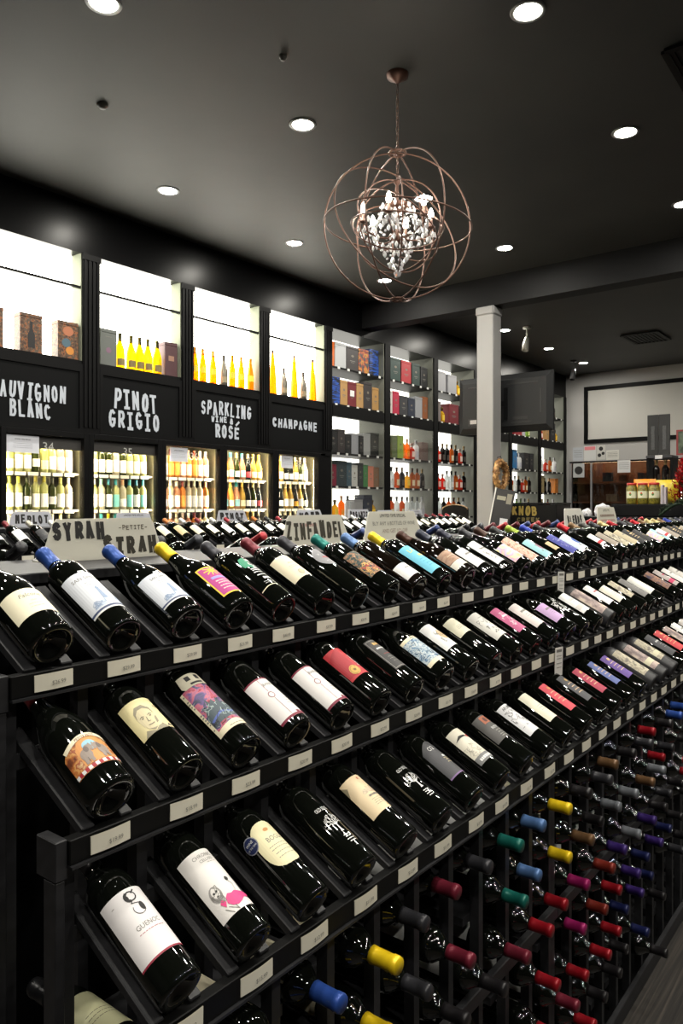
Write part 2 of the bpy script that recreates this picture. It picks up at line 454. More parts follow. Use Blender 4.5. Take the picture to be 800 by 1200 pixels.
ring('bottom_hub', 0.04, Matrix.Translation((0, 0, -CR)), 0.007)
m_chain = mat('bronze_chain', (84, 62, 50), 0.4, 0.8)
zt = CEIL - CZ
put('ceiling_canopy', MB().lathe([(0.0, zt - 0.055), (0.012, zt - 0.05), (0.03, zt - 0.034), (0.062, zt - 0.018), (0.066, zt)], 24, M_BRONZE).mesh('ceiling_canopy'), ch)
lk = MB().tube([(0.008 * math.cos(t), 0, 0.017 * math.sin(t)) for t in [2 * math.pi * i / 12 for i in range(12)]], 0.0022, 5, m_chain, True).mesh('chain_link')
z = CR + 0.005; k = 0
while z < zt - 0.05:
    put('chain_link', lk, ch, M=Matrix.Translation((0, 0, z)) @ RZ(90 * (k % 2))); z += 0.027; k += 1
z = 0.27
while z < CR:
    put('chain_link', lk, ch, M=Matrix.Translation((0, 0, z)) @ RZ(90 * (k % 2))); z += 0.027; k += 1
put('stem', MB().lathe([(0, 0.275), (0.014, 0.27), (0.022, 0.255), (0.008, 0.24), (0.008, 0.13), (0.026, 0.11), (0.03, 0.09), (0.01, 0.07), (0.01, -0.05), (0.024, -0.08), (0, -0.1)], 16, M_BRONZE).mesh('stem'), ch)
put('crown_dish', MB().lathe([(0.01, 0.115), (0.075, 0.125), (0.08, 0.117), (0.05, 0.095), (0.01, 0.085)], 20, M_BRONZE).mesh('crown_dish'), ch)
m_bulb = emitter('candle_bulb', (255, 246, 228), 130.0)
bulb = MB().lathe([(0, 0), (0.010, 0.004), (0.0165, 0.022), (0.015, 0.036), (0.007, 0.055), (0, 0.066)], 12, m_bulb).mesh('bulb')
candle = MB().lathe([(0.0, 0.0), (0.024, 0.006), (0.026, 0.012), (0.011, 0.014), (0.011, 0.06), (0, 0.06)], 12, M_BRONZE).mesh('candle_cup')
m_cry = mat('crystal_glass', (250, 250, 252), 0.05, 0, 0.9, coat=0.6)
m_cry.node_tree.nodes['Principled BSDF'].inputs['Transmission Weight'].default_value = 0.45
cryd = MB().lathe([(0, 0.018), (0.004, 0.014), (0.0105, 0.0), (0.007, -0.014), (0, -0.024)], 6, m_cry, smooth=False).mesh('crystal_drop')
cryb = MB().lathe([(0, 0.008), (0.006, 0.005), (0.008, 0), (0.006, -0.005), (0, -0.008)], 6, m_cry, smooth=False).mesh('crystal_bead')
NB = 6
for i in range(NB):
    a = 2 * math.pi * i / NB + 0.35; ca, sa = math.cos(a), math.sin(a); ra = 0.205
    arm = [(0.012 * ca, 0.012 * sa, -0.03), (0.06 * ca, 0.06 * sa, -0.075), (0.12 * ca, 0.12 * sa, -0.075), (ra * ca, ra * sa, -0.03), (ra * ca, ra * sa, 0.0)]
    put('arm', MB().tube(arm, 0.005, 7, M_BRONZE).mesh('arm'), ch)
    put('candle_cup', candle, ch, (ra * ca, ra * sa, 0.0)); put('bulb', bulb, ch, (ra * ca, ra * sa, 0.06))
    for j in range(4):
        b = a + j * math.pi / 2
        put('crystal_drop', cryd, ch, (ra * ca + 0.028 * math.cos(b), ra * sa + 0.028 * math.sin(b), -0.028 - 0.012 * (j % 2)))
    put('crystal_drop', cryd, ch, (ra * ca, ra * sa, -0.075))
for r_, z_, n_ in ((0.078, 0.10, 14), (0.085, 0.062, 14), (0.095, 0.03, 12), (0.11, -0.005, 14), (0.12, -0.045, 14), (0.105, -0.085, 14), (0.075, -0.12, 12), (0.058, -0.155, 10), (0.042, -0.19, 8), (0.02, -0.22, 5), (0.135, -0.02, 16), (0.14, -0.065, 16), (0.15, 0.02, 12)):
    for i in range(n_):
        a = 2 * math.pi * (i + 0.5 * (n_ % 3)) / n_
        r_ = r_ * 1.0
        put('crystal_drop' if i % 2 else 'crystal_bead', cryd if i % 2 else cryb, ch, (1.25 * r_ * math.cos(a), 1.25 * r_ * math.sin(a), z_ * 1.1 + rnd.uniform(-.012, .012)))
for i in range(8):
    a = 2 * math.pi * i / 8
    for t in range(5):
        q = t / 4.0; rr_ = 0.04 + 0.11 * q; zz_ = 0.16 - 0.20 * q ** 0.7
        put('crystal_bead', cryb, ch, (rr_ * math.cos(a), rr_ * math.sin(a), zz_))
put('crystal_ball', MB().lathe([(0, .024), (.016, .018), (.024, 0), (.016, -.018), (0, -.024)], 8, m_cry, smooth=False).mesh('crystal_ball'), ch, (0, 0, -0.275))

# ------------------------------------------------------------------ lit niches and lettered boards above the coolers
m_back = emitter('niche_wall_glow', (255, 252, 238), NICHE)  # white back wall itself glows, standing in for LED light falling on it
m_cheek = mat('niche_cheek_paint', (118, 122, 106), 0.6, 0, 0.1)
m_board = mat('sign_board_black', (11, 12, 13), 0.6, 0, 0.1)
EDGE = [(2.10, 2.44), (2.603, 3.578), (3.741, 4.629), (4.775, 5.685), (5.828, 6.765)]
WORDS = {1: [('SAUVIGNON', 2.80, 3.43, 2.405, 2.545), ('BLANC', 2.95, 3.30, 2.265, 2.395)],
         2: [('PINOT', 3.885, 4.35, 2.415, 2.59), ('GRIGIO', 3.833, 4.375, 2.25, 2.405)],
         3: [('SPARKLING', 4.871, 5.552, 2.47, 2.61), ('WINE', 5.003, 5.215, 2.402, 2.465), ('&', 5.25, 5.31, 2.398, 2.46), ("ROSE", 5.059, 5.386, 2.25, 2.38)],
         4: [('CHAMPAGNE', 5.881, 6.625, 2.425, 2.53)]}
WHICH = ['', 'sauvignon blanc', 'pinot grigio', 'sparkling wine and rose', 'champagne']
ZN0, ZN1 = 2.785, 3.68
for i in range(1, 5):
    a, b = EDGE[i]
    n = empty('display_niche', ((a + b) / 2, WALLY, ZN0), 'white niche with glowing back wall above the %s board' % WHICH[i], 'niche', 'lit niches over the coolers')
    bpart('glowing_back', (a + .0005, 5.68, ZN0), (b - .0005, 5.70, ZN1), m_back, n)
    for (p, q) in ((a + .0005, a + .010), (b - .010, b - .0005)): bpart('cheek', (p, WALLY + .002, ZN0), (q, 5.68, ZN1), m_cheek, n)
    bpart('ledge', (a, WALLY + .002, ZN0 - 0.03), (b, 5.70, ZN0), M_BLACK, n)
    bpart('cross_bar', (a, WALLY + .004, 3.385), (b, WALLY + .03, 3.405), M_BLACKG, n)
    s = empty('sign_board', ((a + b) / 2, WALLY, 2.19), 'black board lettered %s in white capitals' % WHICH[i].upper(), 'sign', 'lettered boards over the coolers')
    bpart('panel', (a, WALLY, 2.181), (b, WALLY + .03, ZN0 - .031), m_board, s)
    for (lo, hi) in (((a, WALLY - .012, 2.69), (b, WALLY, ZN0 - .03)), ((a, WALLY - .012, 2.181), (b, WALLY, 2.215)), ((a, WALLY - .012, 2.215), (a + .03, WALLY, 2.69)), ((b - .03, WALLY - .012, 2.215), (b, WALLY, 2.69))):
        bpart('moulding', lo, hi, M_BLACK, s)
    tr = []
    for k, (wd, x0, x1, z0, z1) in enumerate(WORDS[i]): tr += brush_tris(wd, x0, x1, z0, z1, 0.25, i * 10 + k)
    if i == 3: tr += strip_tris([(5.34, 2.395), (5.375, 2.425)], 0.022)
    mb = MB(); flat_print(mb, tr, M_LETTER, lambda x, z: (x - s.location.x, -0.004, z - s.location.z))
    put('lettering', mb.mesh('lettering'), s)
for k, (a, b) in enumerate(((2.44, 2.603), (3.578, 3.741), (4.629, 4.775), (5.685, 5.828), (6.765, 6.890))):
    m_ = MB().box((a, WALLY - .01, 2.16), (b, 5.72, 3.68), M_BLACK)
    for j in range(4):
        xx = a + (b - a) * (j + .5) / 4
        m_.box((xx - .011, WALLY - .02, 2.23), (xx + .011, WALLY - .01, 3.63), M_BLACK)
    m_.box((a - .004, WALLY - .024, 3.63), (b + .004, WALLY - .01, 3.68), M_BLACK)
    struct('trim_%d' % (k + 1), m_)
struct('wall_panel_upper', MB().box((2.10, WALLY, 2.15), (2.44, 6.3, 3.68), M_BLACK))

# ------------------------------------------------------------------ bottles (millimetres, base at 0)
PUNT = [(0, 22), (11, 19), (24, 6), (31, 0)]
KINDS = {
 'bordeaux': (37.5, 298, PUNT + [(35.5, 1.5), (37.5, 7), (37.5, 188), (36.8, 198), (33.5, 209), (26.5, 219), (19.5, 228), (16, 238), (14.8, 250), (14.4, 284), (15.6, 285), (15.6, 294), (14.2, 298), (0, 298)]),
 'tall': (37.0, 308, PUNT + [(35.2, 1.5), (37, 7), (37, 204), (36, 214), (31.5, 225), (23, 235), (17, 244), (14.8, 255), (14.4, 294), (15.6, 295), (15.6, 304), (14.2, 308), (0, 308)]),
 'burgundy': (41.5, 296, PUNT + [(38, 1.5), (41.5, 9), (41.5, 130), (40.6, 146), (37.4, 164), (31.5, 184), (24.6, 203), (19.2, 220), (16, 236), (14.8, 250), (14.4, 282), (15.6, 283), (15.6, 292), (14.2, 296), (0, 296)]),
 'champagne': (44.0, 310, PUNT + [(40, 1.5), (44, 10), (44, 125), (43, 145), (39, 167), (32, 192), (24, 218), (18, 240), (15.5, 258), (14.8, 292), (16.4, 293), (16.4, 304), (15, 310), (0, 310)]),
 'flute': (37.0, 330, PUNT + [(35.2, 1.5), (37, 7), (37, 130), (35.5, 155), (31, 190), (24, 232), (17.5, 268), (14.8, 290), (14.4, 318), (15.4, 319), (15.4, 326), (14, 330), (0, 330)]),
 'taper': (46.0, 480, [(0, 4), (30, 0), (43, 2), (46, 10), (42, 120), (34, 240), (24, 350), (16, 430), (14, 455), (15, 456), (15, 478), (14, 480), (0, 480)]),
 'spirit': (40.0, 285, [(0, 3), (30, 0), (38, 2), (40, 8), (40, 175), (38.5, 190), (30, 205), (18, 217), (15, 230), (15, 262), (17.5, 263), (17.5, 283), (16, 285), (0, 285)]),
 'squat': (46.0, 235, [(0, 3), (34, 0), (43, 2), (46, 9), (46, 120), (43, 140), (30, 160), (17, 172), (15, 185), (15, 205), (20, 206), (20, 233), (18, 235), (0, 235)]),
}
BM = {}
def radius_at(kind, y):
    pr = KINDS[kind][2]
    for (r0, z0), (r1, z1) in zip(pr[4:], pr[5:]):
        if z0 <= y <= z1 and z1 > z0: return r0 + (r1 - r0) * (y - z0) / (z1 - z0)
    return KINDS[kind][0]
def bottle_mesh(kind, m, n):
    k = (kind, m.name, n)
    if k not in BM:
        BM[k] = MB().lathe([(r / 1000., z / 1000.) for r, z in KINDS[kind][2]], n, m).mesh('wine_bottle')
    return BM[k]
def capsule_mesh(kind, m, n, length=58):
    k = ('cap', kind, m.name, n, length)
    if k not in BM:
        Hh = KINDS[kind][1]; z0 = Hh - length; pr = [(radius_at(kind, z0) + .5, z0)]
        pr += [(r + .6, z) for r, z in KINDS[kind][2] if z > z0 + 1 and r > 0]
        pr[-1] = (pr[-1][0], Hh + .3); pr.append((0, Hh + .5)); pr.insert(0, (pr[0][0] - .6, z0))
        BM[k] = MB().lathe([(r / 1000., z / 1000.) for r, z in pr], n, m).mesh('capsule')
    return BM[k]
def patch(mb, r, y0, y1, hw, m, layer=0):
    """smooth curved sheet on the bottle wall"""
    n = max(4, int(hw / 3)); rr = (r + .3 + .22 * layer) / 1000.; vs_ = []
    for y in (y0, y1):
        for i in range(n + 1):
            a = (-hw + 2 * hw * i / n) / r
            vs_.append((rr * math.sin(a), -rr * math.cos(a), y / 1000.))
    mb.add(vs_, [(i, i + 1, n + 2 + i, n + 1 + i) for i in range(n)], m, True)
XS = 0.84          # labels cover a little less than half the way round
class Spec: pass
def spec(kind='bordeaux', cap=(40, 40, 44), glass=None, label=None, art=(), desc='', capm=None, caplen=58):
    """label: (material, y0, y1, half width) or (material, polygon); art: list of (triangles, material, layer)"""
    s = Spec(); s.kind = kind; s.glass = glass or M_GLASS; s.cap = capm or (foil(cap) if cap else None); s.desc = desc; s.caplen = caplen
    r = KINDS[kind][0]; s.label = s.print = None
    if label:
        mb = MB()
        if len(label) == 4: patch(mb, r, label[1], label[2], label[3] * XS, label[0])
        else: wrap(mb, tess([(x * XS, y) for x, y in label[1]]), label[0], r, 0)
        s.label = mb.mesh('label')
    if art:
        mb = MB()
        for tris, m, ly in art: wrap(mb, [[(x * XS, y) for x, y in t] for t in tris], m, r, ly)
        s.print = mb.mesh('label_print')
    return s
def place(s, M, label, group, name='wine_bottle', n=26):
    o = put(name, bottle_mesh(s.kind, s.glass, n), None, M=M)
    tag(o, label, 'bottle', group)
    if s.cap: put('capsule', capsule_mesh(s.kind, s.cap, max(10, n - 8), s.caplen), o)
    if s.label:
        l = put('label', s.label, o)
        if s.print: put('label_print', s.print, l)
    elif s.print: put('label_print', s.print, o)
    return o

WH = ink((228, 228, 226)); CR_ = ink((238, 230, 200)); IV = ink((232, 222, 192)); BK = M_INK; GY = M_GREYINK; GOLD = mat('gold_print', (196, 160, 92), 0.35, 0.6)
def lines(x0, x1, ys, h=1.2, seed=0, m=None, layer=1):
    rr = random.Random(seed); tr = []
    for y in ys:
        x = x0 + rr.uniform(0, 4)
        while x < x1 - 3:
            e = min(x1, x + rr.uniform(3, 9)); tr += tess(rect(x, y, e, y + h)); x = e + 1.4
    return (tr, m or GY, layer)
def scribble(x0, y0, x1, y1, n, w, seed, m=None, layer=1):
    rr = random.Random(seed); tr = []
    for k in range(n):
        x, y = rr.uniform(x0, x1), rr.uniform(y0, y1); pts = [(x, y)]
        for j in range(4):
            x = min(x1, max(x0, x + rr.uniform(-9, 9))); y = min(y1, max(y0, y + rr.uniform(-9, 9))); pts.append((x, y))
        tr += strip_tris(pts, w)
    return (tr, m or BK, layer)
def tree(cx, cy, hgt, seed=3):
    rr = random.Random(seed); tr = tess([(cx - 5, cy), (cx - 2.2, cy + 5), (cx - 1.6, cy + hgt * .45), (cx + 1.6, cy + hgt * .45), (cx + 2.2, cy + 5), (cx + 5, cy)])
    def br(x, y, a, L, w, d):
        x2, y2 = x + L * math.cos(a), y + L * math.sin(a); tr.extend(strip_tris([(x, y), (x2, y2)], w))
        if d:
            for s in (-1, 1): br(x2, y2, a + s * rr.uniform(.25, .6), L * .72, w * .68, d - 1)
    for a in (30, 60, 90, 120, 150): br(cx, cy + hgt * .42, R(a), hgt * .26, 1.9, 3)
    return tr

def d_script():
    t = [(T('Falcone', 0, 92, 11, slant=.25), GY, 1), (T('SYRAH', 0, 78, 3), GY, 1), lines(-18, 18, (70, 62), .8, 2)]
    return spec('burgundy', (150, 152, 130), label=(CR_, 46, 116, 58), art=t, desc='cream label in thin script')
def d_lighthouse(kind, y0, y1):
    h = y1 - y0; navy = ink((58, 72, 110)); pale = ink((190, 202, 220)); mid = ink((140, 158, 186))
    poly = [(-57, y0), (57, y0), (57, y1 - 4)] + [(x, y1 - 4 + (6 if abs(x) < 8 else 0)) for x in (9, 7, -7, -9)] + [(-57, y1 - 4)]
    t = [(T('SAN SIMEON', 0, y0 + h * .78, h * .075, 74), GY, 1), lines(-20, 20, (y0 + h * .68, y0 + h * .62), .9, 5),
         (tess([(-40, y0 + h * .10), (-26, y0 + h * .2), (-4, y0 + h * .24), (12, y0 + h * .3), (40, y0 + h * .28), (57, y0 + h * .3), (57, y0 + h * .10)]), pale, 1),
         (tess([(-8, y0 + h * .24), (4, y0 + h * .24), (1.5, y0 + h * .5), (-5, y0 + h * .5)]) + tess(rect(-6.5, y0 + h * .5, 3, y0 + h * .52)) + tess(rect(-4, y0 + h * .52, .5, y0 + h * .56)), mid, 2),
         scribble(-38, y0 + h * .12, -8, y0 + h * .24, 10, 1.2, 4, mid, 2), scribble(10, y0 + h * .12, 50, y0 + h * .25, 9, 1.0, 6, mid, 2),
         (tess(rect(-57, y0, 57, y0 + h * .035)), WH, 1), (tess(rect(-57, y0 + h * .035, 57, y0 + h * .075)), navy, 2),
         (strip_tris(disc(0, y1 - 6, 4) + [(4, y1 - 6)], 1), GY, 1)]
    return spec(kind, (44, 78, 150), label=(ink((214, 218, 226)), poly), art=t, desc='white lighthouse label and blue capsule')
def d_sunburst():
    mag = ink((178, 40, 128)); yel = ink((236, 196, 44)); st = []
    for k in range(10):
        a = R(36 * k); st += strip_tris([(-6, 118), (-6 + 22 * math.cos(a), 118 + 16 * math.sin(a))], 3)
    t = [(tess(rect(-39, 37, 39, 131)), mag, 1), (st + tess(disc(-6, 118, 7)), yel, 2),
         (tess(rect(-28, 88, 20, 96)), ink((150, 140, 205)), 2), lines(-26, 26, (78, 70, 60, 50), 3.2, 8, ink((238, 196, 190)), 2)]
    return spec('burgundy', (238, 200, 36), label=(yel, 33, 135, 43), art=t, desc='magenta label with yellow border and star')
def d_greenmap():
    gr = ink((40, 140, 104)); t = [(tess([(-30, 150), (-22, 168), (-6, 172), (4, 160), (-2, 146), (8, 132), (-6, 126), (-14, 136), (-26, 134)]), gr, 1),
        lines(-20, 34, (122, 116, 108, 96), 3.2, 12, WH), lines(-14, 26, (80,), 8, 5, WH), lines(-24, 30, (70, 64), 1, 4, WH),
        (strip_tris([(-50, 50), (-25, 54), (0, 55), (25, 54), (50, 50)], 2.2), IV, 1), scribble(-6, 126, 30, 168, 14, 1.1, 9, WH)]
    return spec('bordeaux', (52, 52, 58), art=t, desc='green and white print on bare glass')
def d_medal():
    t = [(T('FELINO', 0, 136, 5.5), GY, 1), lines(-22, 22, (126, 120), .9, 3), (tess(disc(-4, 96, 9)), ink((196, 184, 152)), 1), (strip_tris(disc(-4, 96, 9) + [(5, 96)], 1), GY, 2), lines(-18, 18, (84,), .9, 7)]
    return spec('tall', (112, 40, 50), label=(IV, 78, 172, 52), art=t, desc='cream label with round crest')
def d_greyround():
    return spec('tall', (56, 56, 62), label=(ink((134, 134, 138)), disc(0, 152, 38, 40, 24)), art=[(T('V', -16, 160, 8), WH, 1), lines(-14, 18, (146,), 6, 4, ink((180, 70, 74))), lines(-16, 16, (132,), 1, 2, WH)], desc='round grey label')
def d_ornate():
    m = noisy('ornate_label_art', [(.36, (20, 40, 38)), (.47, (44, 62, 54)), (.52, (150, 116, 70)), (.56, (120, 48, 34)), (.62, (190, 156, 116)), (.7, (70, 28, 26))], (120, 120, 120), .5, 6)
    t = [scribble(-42, 60, 42, 110, 26, 1.6, 5, ink((224, 176, 96))), scribble(-42, 60, 42, 100, 18, 1.6, 6, ink((178, 62, 50)), 2), scribble(-42, 100, 42, 160, 14, 1.2, 8, ink((40, 70, 66)))]
    return spec('tall', (32, 122, 112), label=(m, 58, 166, 46), art=t, desc='ornate multicoloured label and teal capsule')
def d_smallwhite():
    return spec('tall', (96, 128, 176), glass=M_GLASSB, label=(WH, 26, 84, 50), art=[lines(-18, 18, (60,), 4, 5), lines(-14, 14, (50, 44), .8, 3)], desc='low white label and pale blue capsule')
def d_skyblue():
    return spec('tall', (238, 204, 40), label=(ink((104, 190, 214)), 38, 172, 48), art=[(T('LA', -14, 138, 18), ink((222, 214, 60)), 1), lines(-14, 26, (112,), 11, 5, ink((206, 210, 90))), lines(-26, 26, (98, 86, 74, 62), 2, 4, ink((60, 140, 170)))], desc='sky blue label with yellow letters')
def d_tanband():
    return spec('burgundy', (70, 44, 34), glass=M_GLASSB, label=(noisy('tan_label', [(.35, (136, 102, 80)), (.6, (170, 134, 108))], (30, 30, 90), .4), 58, 112, 64), art=[(tess(rect(-64, 30, 64, 57)), ink((220, 214, 200)), 0), lines(-40, 40, (84,), 1.4, 4, IV)], desc='tan band above a white band')
def d_plain(kind, cap, col, y0, y1, hw=46, seed=0, word=None, style='lines', desc='', cap_=None, glass=None, inkc=None):
    m = col if not isinstance(col, tuple) else ink(col); h = y1 - y0; im = ink(inkc) if inkc else GY; t = []
    if word: t.append(lines(-hw * .6, hw * .6, [y0 + h * .62], min(8, h * .09), seed + 1, im))
    if style == 'lines': t.append(lines(-hw * .5, hw * .5, [y0 + h * q for q in (.5, .42, .34)], 1.2, seed, im))
    elif style == 'scribble': t.append(scribble(-hw * .75, y0 + h * .15, hw * .75, y0 + h * .8, 26, 1.1, seed, im))
    elif style == 'blocks':
        t += [lines(-hw * .7, hw * .7, [y0 + h * q for q in (.3, .42, .54, .66)], 3.4, seed, im), (tess(disc(-6, y0 + h * .82, 7)), GOLD, 1)]
    elif style == 'band': t += [(tess(rect(-hw, y0 + h * .16, hw, y0 + h * .34)), im, 1), lines(-hw * .5, hw * .5, [y0 + h * q for q in (.6, .52)], 1.6, seed)]
    elif style == 'figure': t += [(tess(disc(0, y0 + h * .5, hw * .34, h * .2)), im, 1), scribble(-hw * .5, y0 + h * .2, hw * .5, y0 + h * .7, 12, 1.3, seed, GY, 2)]
    return spec(kind, cap, glass, (m, y0, y1, hw), t, desc)
PASTEL = noisy('pastel_label_art', [(.34, (170, 200, 120)), (.44, (232, 222, 180)), (.52, (222, 170, 196)), (.6, (190, 196, 226)), (.7, (232, 216, 130))], (26, 26, 26), .5, 1)
SALMON = noisy('salmon_label_art', [(.36, (150, 104, 86)), (.48, (214, 168, 146)), (.58, (226, 196, 176)), (.68, (170, 120, 100))], (110, 110, 60), .5, 5)
BLUEART = noisy('blue_wave_label_art', [(.34, (44, 74, 108)), (.43, (110, 146, 176)), (.5, (206, 212, 210)), (.57, (120, 150, 172)), (.68, (62, 84, 106))], (48, 48, 60), .5, 6, distort=1.5)
CASTLE = noisy('purple_landscape_label_art', [(.32, (60, 30, 50)), (.42, (156, 40, 66)), (.5, (196, 110, 130)), (.56, (104, 84, 140)), (.64, (60, 66, 84)), (.72, (190, 190, 200))], (34, 34, 44), .5, 6, distort=1.0)
CIRCUS = noisy('circus_label_art', [(.34, (110, 56, 30)), (.44, (182, 104, 50)), (.52, (216, 160, 92)), (.6, (160, 70, 44)), (.7, (230, 196, 140))], (60, 60, 60), .5, 6)
BEIGE = noisy('beige_label_art', [(.36, (120, 112, 100)), (.48, (196, 188, 160)), (.58, (150, 140, 124)), (.68, (214, 206, 180))], (50, 50, 36), .5, 4)
MAUVE = noisy('mauve_label_art', [(.36, (120, 104, 102)), (.5, (168, 148, 142)), (.62, (206, 188, 170))], (44, 44, 30), .5, 3)
DUSK = noisy('dusk_label_art', [(.36, (44, 40, 70)), (.46, (104, 66, 56)), (.55, (150, 104, 72)), (.66, (66, 50, 74))], (60, 60, 30), .5, 5)
def d_elephants():
    gy_ = ink((150, 136, 126)); gd = ink((112, 100, 94)); t = []
    t.append((tess([(-30, 50), (30, 50), (30, 84), (20, 98), (0, 104), (-20, 98), (-30, 84)]), ink((218, 150, 84)), 1))
    t.append((tess(disc(-2, 84, 14, 11)), ink((150, 196, 214)), 2))
    for sx in (-1, 1):
        el = tess(disc(sx * 17, 68, 11, 12)) + tess(disc(sx * 9, 79, 7.5, 7)) + tess(rect(sx * 23 - 3, 51, sx * 23 + 3, 66)) + tess(rect(sx * 12 - 3, 51, sx * 12 + 3, 66)) + strip_tris([(sx * 6, 76), (sx * 2.5, 72), (sx * 1.5, 80), (sx * 3.5, 86)], 3)
        t.append((el, gy_, 3)); t.append((tess(disc(sx * 12.5, 78, 4.5, 6)) + strip_tris([(sx * 18, 52), (sx * 18, 62)], 1.2), gd, 4))
    red = []; whi = []
    for k in range(16):
        (red if k % 2 else whi).extend(tess(rect(-56 + k * 7, 41, -49 + k * 7, 48)))
    t += [(red, ink((170, 36, 48)), 2), (whi, WH, 2)]
    bnd = [(x, 98 + 8 * math.cos(x / 22)) for x in range(-44, 45, 8)]
    t += [(strip_tris(bnd, 8), IV, 4), (T('PETITE PETIT', 0, 101, 5, 66), ink((120, 50, 40)), 5)]
    poly = [(-56, 40), (56, 40), (56, 84)] + [(x, 88 + 22 * max(0, math.cos(x / 34))) for x in range(50, -51, -10)] + [(-56, 84)]
    return spec('burgundy', (92, 30, 34), label=(CIRCUS, poly), art=t, desc='circus label with two elephants')
def d_portrait():
    gd = ink((150, 142, 120)); sk = ink((214, 202, 164)); dk = ink((104, 98, 88)); lt = ink((224, 212, 172))
    face = [(-30, 120), (-28, 104), (-22, 92), (-13, 86), (-4, 91), (4, 104), (7, 120), (4, 136), (-6, 146), (-20, 145), (-28, 134)]
    t = [(tess(face), sk, 1), (tess([(-30, 122), (-29, 138), (-20, 149), (-4, 149), (7, 138), (8, 122), (4, 134), (-6, 141), (-18, 141), (-26, 134)]), gd, 2),
         (tess([(4, 100), (7, 116), (2, 112), (-2, 98)]) + tess([(-24, 95), (-13, 86), (-6, 90), (-13, 91)]), gd, 2),
         (strip_tris([(-24, 122), (-20, 124), (-16, 122)], 1.4) + strip_tris([(-7, 122), (-3, 124), (1, 122)], 1.4) + tess(disc(-20, 119, 2.2, 1.4)) + tess(disc(-3, 119, 2.2, 1.4)) + strip_tris([(-12, 119), (-14, 109), (-10, 108)], 1.1) + strip_tris([(-18, 101), (-12, 100), (-6, 101)], 1.5), dk, 3),
         (tess([(-40, 82), (-30, 94), (-20, 88), (-13, 84), (-4, 90), (8, 94), (18, 82)]), gd, 1), (T('FELL', 28, 138, 5.5), dk, 1), (tess([(16, 86), (24, 94), (30, 88), (24, 84)]), dk, 1)]
    return spec('bordeaux', (30, 28, 30), label=(ink((232, 220, 168)), 82, 166, 50), art=t, desc='pale yellow label with an engraved portrait')
def d_castle():
    dk = ink((40, 40, 52)); t = [(tess([(-46, 84), (-30, 112), (-26, 104), (-20, 126), (-16, 112), (-8, 120), (-4, 108), (6, 122), (10, 106), (20, 112), (30, 98), (46, 90), (46, 70), (-46, 62)]), ink((70, 84, 92)), 1),
        (strip_tris([(-40, 74), (-10, 84), (14, 78), (44, 88)], 5), ink((84, 104, 176)), 2), scribble(-44, 60, 44, 112, 22, 1.2, 6, ink((160, 176, 176)), 2), scribble(-44, 60, 44, 120, 14, 1.2, 7, dk, 2),
        (tess([(-46, 40), (46, 40), (46, 52), (0, 58), (-46, 52)]), IV, 3), lines(-20, 30, (45,), 1.6, 3, GY, 4), (tess(rect(-54, 40, -46, 168)), IV, 1), lines(-53, -47, range(46, 160, 7), 3, 2, GY, 2)]
    tagc = ink((186, 180, 160))
    t += [(tess([(-34, 166), (34, 166), (40, 174), (36, 200), (-36, 200), (-40, 174)]), tagc, 5), (tess(rect(-20, 182, -8, 194)) + tess(rect(6, 182, 18, 194)) + tess(rect(-16, 170, 16, 175)), BK, 6)]
    return spec('tall', (36, 34, 38), label=(CASTLE, 40, 168, 50), art=t, desc='purple castle landscape and a paper neck tag')
def d_glassline(word='BARRA'):
    mr = ink((124, 30, 56)); t = [(T(word, 6, 114, 8), GY, 1), (strip_tris([(-12, 140), (-12, 98)], 1) + strip_tris(disc(-12, 88, 7.5) + [(-4.5, 88)], 1.6) + strip_tris([(-12, 78), (-12, 26)], 1), mr, 1),
        lines(2, 34, (70, 62, 54), 1, 4), (tess(rect(-52, 18, 52, 24)), mr, 1), (tess(rect(-52, 136, 52, 140)), mr, 1), (tess(rect(4, 24, 14, 30)) + tess(rect(18, 24, 30, 30)) + tess(rect(34, 24, 44, 30)), mr, 1)]
    return spec('bordeaux', (34, 30, 32), label=(ink((226, 222, 220)), 18, 140, 52), art=t, desc='white label with a maroon wine glass line')
def d_redgold():
    t = [(tess([(-48, 150), (0, 172), (0, 80), (-48, 80)]), ink((168, 38, 48)), 1), (T('beran', 24, 122, 14, rot=90), WH, 2), (tess(disc(-14, 92, 15)), GOLD, 3), (strip_tris(disc(-14, 92, 12) + [(-2, 92)], 1) + tess(disc(-14, 92, 4)), ink((120, 90, 44)), 4)]
    return spec('bordeaux', (36, 30, 32), label=(ink((188, 46, 54)), 72, 172, 48), art=t, desc='red label with a gold seal')
def d_greyframe():
    g = ink((150, 146, 140)); t = [(strip_tris([(-28, 62), (28, 62), (28, 168), (-28, 168), (-28, 62)], 1.6), g, 1), lines(-14, 14, (150,), 9, 5, GOLD), lines(-20, 20, (134,), 5, 6, WH), (tess(rect(-14, 112, 14, 115)), ink((120, 50, 48)), 1), lines(-14, 14, (100, 92, 82), 1, 3, g)]
    return spec('bordeaux', (26, 26, 28), label=(ink((56, 54, 54)), 58, 172, 32), art=t, desc='narrow dark grey framed label')
def d_bluewave():
    return spec('burgundy', (40, 40, 46), label=(BLUEART, 34, 140, 60), art=[(tess(rect(-60, 34, 60, 46)), IV, 1), (tess(rect(-60, 130, 60, 140)), IV, 1), scribble(-50, 48, 50, 126, 26, 1.2, 4, ink((206, 216, 220)), 1), scribble(-50, 48, 50, 126, 14, 1.2, 5, ink((44, 66, 92)), 2), lines(-20, 20, (133,), 4, 9, GY, 2)], desc='blue and white swirling label')
